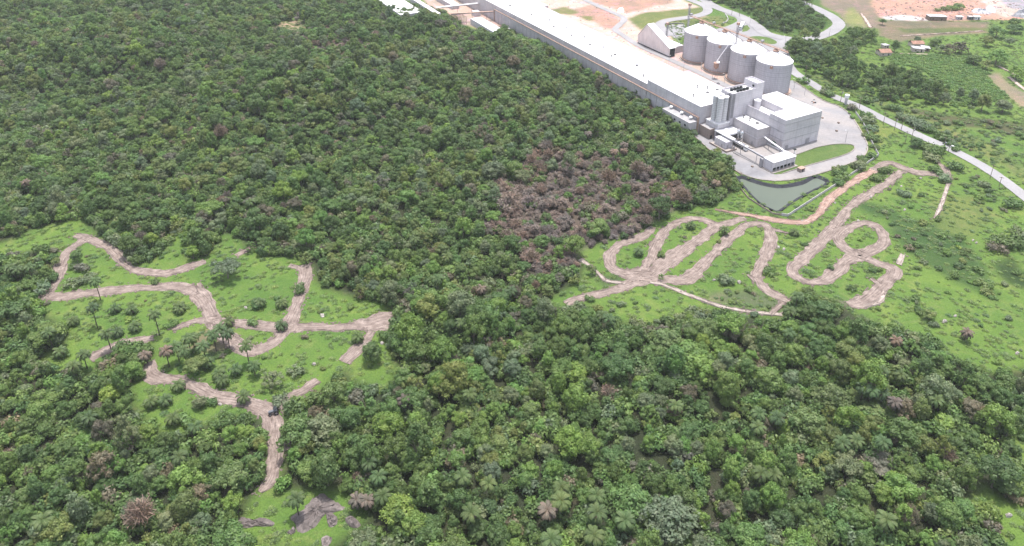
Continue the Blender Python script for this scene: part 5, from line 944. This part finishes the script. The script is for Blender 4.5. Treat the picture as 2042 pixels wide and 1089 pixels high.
# particular trees
SPECIAL = [(795, 1040, 'rounded', 'yellow-green', 1.25, 1.0, 'round lime-green tree standing out beside the rock outcrop'), (743, 722, 'compact', 'dark green', 1.05, 1.0, 'lone round dark tree in the grass at the right end of the left meadow'), (1331, 1060, 'dome', 'grey-green', 2.0, 1.35, 'huge grey-green dome-shaped tree near the bottom'),
 (1255, 1020, 'dome', 'mid green', 1.6, 1.15, 'broad layered green tree left of the huge dome tree'), (645, 880, 'dome', 'grey-green', 1.7, 1.2, 'big feathery grey-green tree right of the tractor'), (592, 893, 'lumpy', 'mid green', 1.4, 1.2, 'dense dark-hearted tree right beside the tractor track'), (668, 812, 'lumpy', 'dark green', 1.25, 1.1, 'big dark tree hiding the end of the lower right track'),
 (455, 555, 'spreading', 'grey-green', 1.35, 1., 'flat-crowned tree with a dark shadow in the upper left meadow'), (155, 522, 'compact', 'dark green', .7, .62, 'small round tree by the upper left track'), (228, 805, 'rounded', 'yellow-green', 1., .9, 'bright lime tree at left below the spreading palms'), (295, 880, 'rounded', 'yellow-green', .8, .75, 'yellow-green tree left of the lowest meadow'), (372, 985, 'lumpy', 'bright green', 1.3, 1.1, 'bright green lumpy tree in the lower left wood'),
 (392, 745, 'spreading', 'olive green', 1., .75, 'olive umbrella tree in the shrubs between the left tracks'), (545, 768, 'ragged', 'grey-green', 1.1, .65, 'loose grey shrubby tree in the lower left meadow'), (1375, 735, 'dome', 'bright green', 2.0, 1.1, 'massive bamboo-like bright green clump below the pale path'), (1330, 700, 'dome', 'olive green', 1.6, 1., 'olive half of the bamboo-like clump below the pale path'), (1395, 755, 'lumpy', 'bright green', 1.4, 1., 'lower bright green part of the bamboo-like clump'),
 (1607, 865, 'lumpy', 'olive green', 1.3, 1.1, 'olive tree with rounded lobes in the lower right wood'), (1655, 812, 'dome', 'olive green', 1.7, 1.1, 'wide olive tree left of the row of palms'), (1450, 338, 'ragged', 'dark green', 1.15, .95, 'dark tree leaning over the yard corner above the pond'), (1824, 293, 'compact', 'dark green', .85, .72, 'dark round roadside tree beside the utility poles'), (1852, 637, 'uneven', 'olive green', .65, .5, 'lone small olive tree in the lower right pasture'), 
 (1985, 128, 'dome', 'bright green', 2.1, 1.5, 'large bright flat-topped tree casting a dark shadow at far right'), (2024, 158, 'dome', 'bright green', 1.6, 1.25, 'bright flat-topped tree at the right edge above the pale path'), (1783, 104, 'tall', 'dark green', 1.0, 1.0, 'round dark tree between the distant houses'), (1861, 92, 'compact', 'dark green', .8, .65, 'small dark tree behind the brown shrubs at right'), (1911, 200, 'tall', 'grey-green', .9, .95, 'grey-green tree standing alone in the far field, left one'), (1937, 208, 'tall', 'grey-green', 1.15, 1.15, 'grey-green tall tree in the far field, middle one'), (1957, 222, 'tall', 'olive green', 1.3, 1.2, 'dense tall tree in the far field, right one'), (1998, 224, 'compact', 'grey-green', 1.5, 1., 'wide grey-green tree at the right edge of the far field'),
 (1985, 75, 'lumpy', 'mid green', 1.5, 1.1, 'green tree above the large flat-topped one at right'), (2022, 66, 'broad', 'dark green', 1.5, .9, 'dark low tree behind the flat-topped ones at the right edge'), (2022, 52, 'lumpy', 'dark green', 1.3, .8, 'dark tree below the gravel heap at the right edge'), (1941, 128, 'compact', 'dark green', 1.5, .9, 'dark round tree at the corner of the far field'), (1965, 138, 'ragged', 'olive green', 1.1, .8, 'small olive tree in the shade of the large flat-topped tree'),
 (1905, 106, 'ragged', 'brownish', 1.3, 1., 'brownish thin tree in the row above the far field, right one'), (1889, 108, 'ragged', 'brownish', 1.3, .9, 'brownish thin tree in the row above the far field, middle one'), (1917, 107, 'ragged', 'brownish', 1.2, 1., 'brownish thin tree at the right end of the row above the far field'), (1876, 106, 'ragged', 'grey-green', 1.1, .8, 'greyish thin tree at the left end of the row above the far field'), (1867, 90, 'compact', 'mid green', 1., .7, 'green bushy tree just behind the brown row at right'),
 (1965, 92, 'lumpy', 'olive green', 1.4, 1., 'olive tree left of the large flat-topped tree'), (2012, 92, 'rounded', 'grey-green', 1.1, .8, 'grey-green tree right above the flat-topped tree'), (1759, 50, 'uneven', 'dark green', .8, .7, 'small dark tree at the top of the terraced bank'), (1828, 84, 'compact', 'grey-green', .8, .6, 'grey bush tree behind the orange roof'), (1006, 68, 'tall', 'dark green', .95, .9, 'dark tree in front of the white-roofed store'), (875, 30, 'rounded', 'olive green', .8, .7, 'small tree standing in the far plant yard'), (208, 690, 'spreading', 'mid green', .01, .01, ''),
 (100, 690, 'spreading', 'mid green', 1.45, 1.0, 'spreading tree with a long shadow at the left meadow edge'), (30, 640, 'spreading', 'dark green', 1.4, 1.1, 'spreading dark tree at the far left edge of the left meadow'), (420, 440, 'spreading', 'bright green', 1.5, 1.2, 'bright umbrella tree above the left meadow'), (395, 500, 'tall', 'dark green', 1.35, 1.25, 'tall dark tree jutting into the top of the left meadow'), (1318, 560, 'ragged', 'bright green', .35, .4, 'small bright tree beside the track junction'), (1180, 548, 'uneven', 'olive green', .55, .55, 'small yellowish tree above the pale path end'), (1640, 635, 'lumpy', 'dark green', 1.2, .9, 'dark tree right of the big palm by the track'), (1190, 470, 'lumpy', 'mid green', 1.2, 1., 'green tree standing in the brown thicket edge'), (400, 812, 'compact', 'grey-green', .6, .5, 'round bush tree right on the lowest track'), (1940, 60, 'rounded', 'mid green', .01, .01, '')]
SPXY = []
for px, py, sh, cn, s, sz, lb in SPECIAL:
    if not lb: continue
    x, y = un(px, py); z = float(terr(x, y)); x, y = un(px, py, z); put_tree(x, y, sh, cn, s, sz, RNG.random() * 6.28, lb); SPXY.append((x, y, s * 3.4))
def clear_of(x, y):
    return all((x - a) ** 2 + (y - b) ** 2 > (r * .62) ** 2 for a, b, r in SPXY)
PALMXY = [tuple(o.location[:2]) for o in bpy.data.objects if o.name.startswith('palm_tree')]
trees = []; pts = []
for i, sh, cn in spec:
    x, y = GX[i], GY[i]
    if not clear_of(x, y): continue
    s, hz = SC[i], HZ[i]
    if min((x - a) ** 2 + (y - b) ** 2 for a, b in PALMXY) < 4.: hz *= .6; s *= .75
    if min((x - a) ** 2 + (y - b + 2.5) ** 2 for a, b in PALMXY) < 9.: hz = min(hz, .5)
    dist = math.sqrt(x * x + y * y + HC * HC); vis = -30 < bx_[i] < 2072 and ty_[i] < 1080 and by_[i] > 0
    trees.append((s / dist if vis and sh not in ('dry', 'bare') else 0, i, sh, cn, s, hz))
trees.sort(key=lambda t: -t[0]); n_ind = 300 - len(SPXY); recs = []; bare_left = 46
for rank, (sv, i, sh, cn, s, hz) in enumerate(trees):
    x, y = GX[i], GY[i]; rot = RNG.random() * 6.28
    if sh == 'bare':
        k = int(RNG.integers(4))
        if by_[i] > 420 and bare_left > 0 and 0 < bx_[i] < 2042 and by_[i] < 1080:
            bare_left -= 1; z = float(terr(x, y)); r = empty('bare_tree', (x, y, z), rot, 'x', 'bare tree'); r.scale = (s, s, hz * 1.1); mobj('crown', BARE[k][0], r); mobj('branches', BARE[k][1], r)
            recs.append(dict(o=r, base='leafless grey-brown tree ' + where(bx_[i], by_[i]), px=bx_[i], py=by_[i], g='b')); continue
        pts.append((x, y, GZ[i], BARE[k][2], s, hz * 1.1, rot)); continue
    if sh == 'dry':
        k = int(RNG.integers(4)); pts.append((x, y, GZ[i], PIDX['dry', k] if RNG.random() < .62 else BARE[k][2], s * 1.15, hz, rot)); continue
    if rank < n_ind:
        r = put_tree(x, y, sh, cn, s, hz, rot); sw = 'small' if s < .62 else 'large' if s > .95 else 'medium'
        recs.append(dict(o=r, base=f'{sw} {sh} {cn} tree {where(bx_[i], by_[i])}', px=bx_[i], py=by_[i], g='t'))
    else: pts.append((x, y, GZ[i], PIDX[sh, cn], s, hz, rot))
uniq([r for r in recs if r['g'] == 't'], 'forest trees in the lower part of the photo'); uniq([r for r in recs if r['g'] == 'b'], 'leafless trees in the forest')
def scatter(name, P, label, cat):
    P = np.array(P); me = bpy.data.meshes.new(name); me.vertices.add(len(P)); me.vertices.foreach_set('co', P[:, :3].astype(np.float32).ravel())
    me.attributes.new('pidx', 'INT', 'POINT').data.foreach_set('value', P[:, 3].astype(np.int32)); a = me.attributes.new('pscale', 'FLOAT_VECTOR', 'POINT'); a.data.foreach_set('vector', P[:, [4, 4, 5]].astype(np.float32).ravel())
    a = me.attributes.new('prot', 'FLOAT_VECTOR', 'POINT'); a.data.foreach_set('vector', np.stack([0 * P[:, 6], 0 * P[:, 6], P[:, 6]], 1).astype(np.float32).ravel()); me.update()
    o = bpy.data.objects.new(name, me); COL.objects.link(o); ng = bpy.data.node_groups.new(name, 'GeometryNodeTree'); ng.interface.new_socket('Geometry', in_out='INPUT', socket_type='NodeSocketGeometry'); ng.interface.new_socket('Geometry', in_out='OUTPUT', socket_type='NodeSocketGeometry')
    N_ = ng.nodes; L = ng.links; gi = N_.new('NodeGroupInput'); go_ = N_.new('NodeGroupOutput'); ci = N_.new('GeometryNodeCollectionInfo'); ci.inputs['Collection'].default_value = PROTO; ci.inputs['Separate Children'].default_value = True; ci.inputs['Reset Children'].default_value = True
    ip = N_.new('GeometryNodeInstanceOnPoints'); ip.inputs['Pick Instance'].default_value = True; L.new(gi.outputs[0], ip.inputs['Points']); L.new(ci.outputs[0], ip.inputs['Instance'])
    def attr(nm, ty):
        a = N_.new('GeometryNodeInputNamedAttribute'); a.data_type = ty; a.inputs['Name'].default_value = nm; return a.outputs['Attribute']
    L.new(attr('pidx', 'INT'), ip.inputs['Instance Index']); L.new(attr('pscale', 'FLOAT_VECTOR'), ip.inputs['Scale']); L.new(attr('prot', 'FLOAT_VECTOR'), ip.inputs['Rotation']); L.new(ip.outputs[0], go_.inputs[0])
    md = o.modifiers.new('scatter', 'NODES'); md.node_group = ng; return tag(o, label, cat, kind='stuff')
scatter('forest', pts, 'dense mixed tropical forest covering the hillside up to the factory', 'forest')

# ---- understory, shrubs, grass ----
und = []
m_ = inside & is_forest(bx_, by_ + 4); jj = np.nonzero(m_)[0]
for i in jj:
    for _ in range(2):
        x = GX[i] + RNG.normal() * 2.5; y = GY[i] + RNG.normal() * 2.5; px, py = pr(x, y, terr(x, y)); 
        if not is_forest(px, py + 2): continue
        if brownz[i] and RNG.random() < .75: und.append((x, y, float(terr(x, y)), PIDX['dry', int(RNG.integers(4))], .45 + .3 * RNG.random(), .35 + .3 * RNG.random(), RNG.random() * 6.28)); continue
        cn = CN[int(RNG.choice(7, p=[.46, .26, .06, .0, .08, .08, .06]))]; s = .9 + 1.1 * RNG.random(); und.append((x, y, float(terr(x, y)), PIDX['shrub', int(RNG.integers(4)), cn], s, s * 1.2, RNG.random() * 6.28))
scatter('undergrowth', und, 'low leafy undergrowth and saplings between the forest trees', 'undergrowth')
# open ground
GXo, GYo = np.meshgrid(np.arange(-420, 560, 2.1), np.arange(130, 720, 2.1)); GXo = (GXo + (RNG.random(GXo.shape) - .5) * 2.1).ravel(); GYo = (GYo + (RNG.random(GYo.shape) - .5) * 2.1).ravel(); qx_, qy_ = pr(GXo, GYo, terr(GXo, GYo))
bare = np.zeros(len(GXo), bool); 
# keep plants off tracks, roads, yard and pond
RT = []
for nm, pts_, mt, w in TR: RT.append(smooth_line([(*un(p[0], p[1]), p[2] if len(p) > 2 else w) for p in pts_], 3.))
for w, pl in ((9, [(1560, -30), (1591, 0), (1630, 18), (1658, 33), (1673, 48), (1660, 62), (1635, 73), (1605, 79), (1570, 77), (1530, 68), (1508, 52), (1487, 38), (1459, 26), (1427, 14)]), (7.6, [(1571, 77), (1562, 92), (1566, 112), (1580, 141), (1618.7, 167), (1659.8, 191), (1712.7, 213), (1763, 238.4), (1838, 273), (1891, 296), (1948.6, 326), (1992.7, 354), (2039, 389), (2120, 450)]), (9, [(1357, -6), (1387, 4), (1408, 14), (1410, 24), (1394, 31), (1367, 36), (1332, 41), (1316, 49), (1322, 60), (1340, 72)])):
    RT.append(smooth_line([(*un(*p), w) for p in pl], 3.))
RTA = np.vstack(RT)
cell = {}
for a, b, w in RTA: cell.setdefault((int(a // 12), int(b // 12)), []).append((a, b, w))
def on_track(x, y, pad=.6):
    cx, cy = int(x // 12), int(y // 12)
    for i in (-1, 0, 1):
        for j in (-1, 0, 1):
            for a, b, w in cell.get((cx + i, cy + j), ()):
                if (x - a) ** 2 + (y - b) ** 2 < (w / 2 + pad) ** 2: return True
    return False
NOG = [ZONES[9][0], ZONES[10][0], ZONES[15][0], ZONES[5][0], ZONES[18][0], YARD, PONDL, ZONES[0][0], ZONES[1][0], [(1420, 12), (1452, 30), (1470, 42), (1450, 52), (1420, 60), (1390, 70), (1440, 105), (1520, 140), (1575, 130), (1568, 105), (1584, 86), (1560, 78), (1520, 66), (1505, 50), (1480, 36)], ZONES[11][0], ZONES[13][0], [(800, -60), (1100, -60), (1345, 120), (1600, 170), (1580, 230), (1380, 270), (1290, 215), (1100, 120), (930, 66), (840, 20)]]
op = ~is_forest(qx_, qy_) & (qx_ > -60) & (qx_ < 2100) & (qy_ < 1100) & (qy_ > 35)
for z_ in NOG: op &= ~inpoly(qx_, qy_, z_)
for hp in ([(572, 1030), (603, 1012), (645, 982), (690, 1012), (655, 1050), (612, 1066), (580, 1060)],): op &= ~inpoly(qx_, qy_, hp)
SCR = [[(1700, 412), (1770, 440), (1800, 500), (1900, 560), (1990, 600), (1960, 520), (1900, 460), (1800, 430), (1760, 410)], [(1480, 578), (1560, 585), (1560, 625), (1440, 610), (1400, 590)], [(340, 640), (470, 640), (500, 720), (440, 780), (350, 760), (310, 700)], [(1100, 560), (1170, 560), (1180, 600), (1110, 600)], [(325, 455), (370, 455), (375, 510), (300, 520)], [(1690, 225), (1745, 250), (1755, 310), (1680, 350), (1660, 340), (1735, 300)], [(1600, 150), (1900, 200), (2042, 320), (1980, 330), (1880, 280), (1760, 220)], [(1780, 215), (2042, 245), (2042, 300), (1900, 270)], [(1860, 320), (1960, 350), (2000, 420), (1940, 430), (1890, 400)], [(1490, 570), (1560, 590), (1500, 620)]]
scr = np.zeros(len(GXo), bool)
for s_ in SCR: scr |= inpoly(qx_, qy_, s_)
vn = vnoise(GXo, GYo, 14); vn2 = vnoise(GXo + 40, GYo, 5.); grass = []; shr = []; crop = []
CORN = ZONES[17][0]; corn = inpoly(qx_, qy_, CORN)
for i in np.nonzero(op)[0]:
    x, y = GXo[i], GYo[i]; u = RNG.random()
    if on_track(x, y): continue
    z = float(terr(x, y))
    if corn[i]: s = 1.2 + .9 * RNG.random(); crop.append((x, y, z, PIDX['crop', int(RNG.integers(3))], s * 1.2, s * 1.2, u * 50)); continue
    if u < .011 * (1 if vn[i] < .62 else 3) * (7 if scr[i] else 1): shr.append((x, y, z, scr[i])); continue
    if u < .22 + .45 * (vn2[i] > .58): s = .55 + .8 * RNG.random(); grass.append((x, y, z, PIDX['weed' if RNG.random() < (.5 if scr[i] else .1) else 'tuft', int(RNG.integers(3))], s * 1.3, s * .55, u * 90))
scatter('crop_rows', crop, 'light green crop growing over the far field', 'crop')
scatter('grass_tufts', grass, 'rough grass tufts and low weeds over the cleared pastures', 'grass')
# shrubs: the largest ones as individuals, the rest one mass
SH = []
for x, y, z, sflag in shr:
    s = .3 + .75 * RNG.random() ** 2.2 + (.25 if sflag else 0); cn = CN[int(RNG.choice(7, p=[.3, .3, .06, .03, .16, .09, .06]))]; px, py = pr(x, y, z); SH.append((s / math.sqrt(x * x + y * y + 40000), x, y, z, s, cn, float(px), float(py)))
for px, py, s, cn in [(1445, 563, 1.8, 'grey-green'), (1536, 544, 1.5, 'dark green'), (1742, 358, 1.6, 'dark green'), (1803, 390, 1.6, 'grey-green'), (1883, 362, 2., 'grey-green'), (1905, 337, 2.3, 'dark green'), (1963, 372, 1.6, 'grey-green'), (2020, 412, 2.2, 'dark green'), (1755, 358, 1.4, 'dark green'), (1766, 345, 1.8, 'dark green'), (1675, 352, 2., 'dark green'), (1712, 335, 2.4, 'grey-green'), (1717, 318, 1.4, 'dark green'), (1738, 314, 1.5, 'dark green'), (1672, 368, 1.6, 'dark green'), (1672, 360, 1.6, 'mid green'), (1730, 245, 2.4, 'grey-green'), (1722, 232, 2., 'mid green'), (1733, 262, 2.2, 'grey-green'), (1737, 280, 2., 'mid green'), (1722, 205, 2.2, 'mid green'), (1787, 222, 2.3, 'mid green'), (1870, 308, 2.8, 'mid green'), (1855, 300, 2.2, 'olive green'), (1843, 295, 1.8, 'mid green'), (1858, 322, 2., 'grey-green'), (1850, 315, 1.9, 'grey-green'), (1861, 340, 1.7, 'mid green'), (1868, 345, 1.5, 'dark green'), (1650, 178, 2., 'dark green'), (1602, 166, 2.2, 'mid green'), (1646, 188, 1.8, 'grey-green'), (1655, 192, 2., 'dark green'), (1697, 218, 1.9, 'brownish'), (1830, 250, 2.5, 'grey-green'), (1840, 258, 2.4, 'grey-green'), (1850, 262, 2.3, 'dark green'), (1815, 245, 2.2, 'grey-green'), (1800, 238, 2.2, 'grey-green'), (1875, 275, 2., 'dark green'), (1885, 281, 1.8, 'dark green'), (1895, 290, 1.5, 'dark green'), (1905, 300, 1.4, 'mid green'), (1870, 440, 1., 'dark green'), (515, 612, 1.5, 'dark green'), (505, 648, 1.2, 'mid green'), (600, 580, 1.6, 'dark green'), (310, 565, .9, 'dark green'), (175, 560, 1.8, 'grey-green'), (165, 540, 1.7, 'brownish'), (150, 572, 1.8, 'grey-green'), (700, 615, .8, 'mid green'), (420, 805, 1.2, 'dark green'), (562, 801, 1.6, 'grey-green'), (592, 748, 1.5, 'grey-green'), (370, 845, 1.6, 'mid green'), (2035, 475, 3., 'grey-green'), (2020, 490, 2.6, 'dark green'), (2000, 490, 2.4, 'dark green'), (1985, 500, 1.9, 'brownish'), (1700, 580, 1., 'dark green'), (1655, 535, .9, 'dark green'), (1930, 20, .01, 'x'), (1738, 541, .9, 'dark green'), (1752, 540, .8, 'dark green'), (1400, 640, 1.8, 'grey-green'), (1380, 632, 2., 'grey-green'), (1240, 610, 1., 'grey-green'), (1868, 22, 1.6, 'olive green'), (1885, 21, 2., 'olive green'), (1900, 20, 2.4, 'mid green'), (1912, 18, 2.8, 'mid green')]:
    if s < .1: continue
    x, y = un(px, py); SH.append((s / math.sqrt(x * x + y * y + 40000) * 1.2, x, y, float(terr(x, y)), s, cn, px, py))
SH.sort(key=lambda t: -t[0]); recs = []; rest = []
LM += [(1445, 563, 'the middle of the right-hand tracks'), (1600, 500, 'the long diagonal track'), (1715, 470, 'the small loop track'), (1880, 400, 'the pale path at upper right'), (1700, 320, 'the yard boundary wall'), (1900, 296, 'the two cars'), (1824, 280, 'the round dark roadside tree'), (2000, 480, 'the right edge scrub'), (1880, 640, 'the white pasture boulder'), (200, 600, 'the tall palms of the left meadow'), (620, 600, 'the vertical left track'), (1660, 190, 'the white water tank'), (160, 480, 'the top left track corner'), (330, 545, 'the wavy upper left track'), (1800, 600, 'the open lower right pasture'), (1960, 700, 'the forest corner at lower right'), (1880, 35, 'the long brown shed'), (1850, 100, 'the grey shacks')]
for rank, (_, x, y, z, s, cn, px, py) in enumerate(SH):
    k = int(RNG.integers(4)); rot = RNG.random() * 6.28; s_ = s if rank < 90 else s
    if rank < 300 and 0 < px < 2042 and 0 < py < 1085:
        o = bpy.data.objects.new('shrub', SHRUB[k, cn]); COL.objects.link(o); o.location = (x, y, z); o.rotation_euler = (0, 0, rot); o.scale = (s * 1.1, s * 1.1, s * .95); o['category'] = 'shrub'
        recs.append(dict(o=o, base=f"{'large' if s > 1.6 else 'small' if s < .9 else 'medium'} {cn} shrub {where(px, py)}", px=px, py=py))
    else: rest.append((x, y, z, PIDX['shrub', k, cn], s, s * .9, rot))
uniq(recs, 'shrubs dotted over the open ground')
clod = []
rngc = np.random.default_rng(77)
for k in range(3):
    n = 9; V_ = np.array([(math.cos(a) * r_, math.sin(a) * r_, z_) for z_, r_ in ((-.1, .5), (.2, .45), (.36, .2)) for a in np.linspace(0, 6.283, 7)[:-1]]) * (1 + .25 * rngc.standard_normal((18, 3))); mb = MB(); mb.add(V_, [(a * 6 + i, a * 6 + (i + 1) % 6, a * 6 + 6 + (i + 1) % 6, a * 6 + 6 + i) for a in (0, 1) for i in range(6)] + [tuple(12 + i for i in range(6))]); PIDX['clod', k] = reg(mb.mesh('clod', M['clod']))
for L_ in RT[:len(TR)]:
    d_ = np.gradient(L_[:, :2], axis=0); d_ /= np.maximum(np.hypot(d_[:, 0], d_[:, 1])[:, None], 1e-6)
    for (a, b, w), (dx, dy) in zip(L_, d_):
        for _ in range(7):
            s = (1 if RNG.random() < .5 else -1) * (w / 2 + RNG.normal() * .55); t_ = RNG.random() * 3 - 1.5; x, y = a - dy * s + dx * t_, b + dx * s + dy * t_; q = .3 + .9 * RNG.random() ** 2.5; clod.append((x, y, float(terr(x, y)) + .05, PIDX['clod', int(RNG.integers(3))], q, q * .8, RNG.random() * 6.28))
rub = []
for _ in range(900):
    px, py = 1732 + RNG.random() * 330, RNG.random() * 41
    if inpoly(np.array([px]), np.array([py]), ZONES[11][0])[0] and vnoise(px * 3, py * 9, 40) > .42: x, y = un(px, py); q = .8 + 2.2 * RNG.random() ** 3; rub.append((x, y, 0, PIDX['clod', int(RNG.integers(3))], q, q * .5, RNG.random() * 6.28))
for _ in range(500):
    px, py = 1080 + RNG.random() * 260, RNG.random() * 110; x, y = un(px, py)
    if x * VX + y * VY > 344 and not inpoly(np.array([px]), np.array([py]), ZONES[6][0])[0] and not on_track(x, y, 1.): q = .5 + 1.5 * RNG.random() ** 3; rub.append((x, y, 0, PIDX['clod', int(RNG.integers(3))], q, q * .5, RNG.random() * 6.28))
scatter('rubble', rub, 'scattered rubble and earth lumps on the bare ground', 'rubble')
scatter('dirt_clods', clod, 'loose clods of earth along the track edges', 'clods')
scatter('scrub', rest, 'small scattered bushes and weeds on the open ground', 'scrub')
print('trees', len(pts), 'und', len(und), 'grass', len(grass), 'shrubs', len(SH), 'spec', len(spec))

# ---------------- air ----------------
hz = MB(); hz.box(-9000, 9000, -9000, 11000, -6, 230); ho = hz.build('haze', [M['ground']]); ho.data.materials.clear(); hm = bpy.data.materials.new('haze_air'); hm.use_nodes = True
for n_ in list(hm.node_tree.nodes):
    if n_.type == 'BSDF_PRINCIPLED': hm.node_tree.nodes.remove(n_)
pv = hm.node_tree.nodes.new('ShaderNodeVolumePrincipled'); pv.inputs['Color'].default_value = (.93, .95, 1, 1); pv.inputs['Density'].default_value = .00007; pv.inputs['Anisotropy'].default_value = .1
hm.node_tree.links.new(pv.outputs[0], hm.node_tree.nodes['Material Output'].inputs['Volume']); ho.data.materials.append(hm); tag(ho, 'thin bright summer haze over the whole valley', 'haze', kind='stuff')
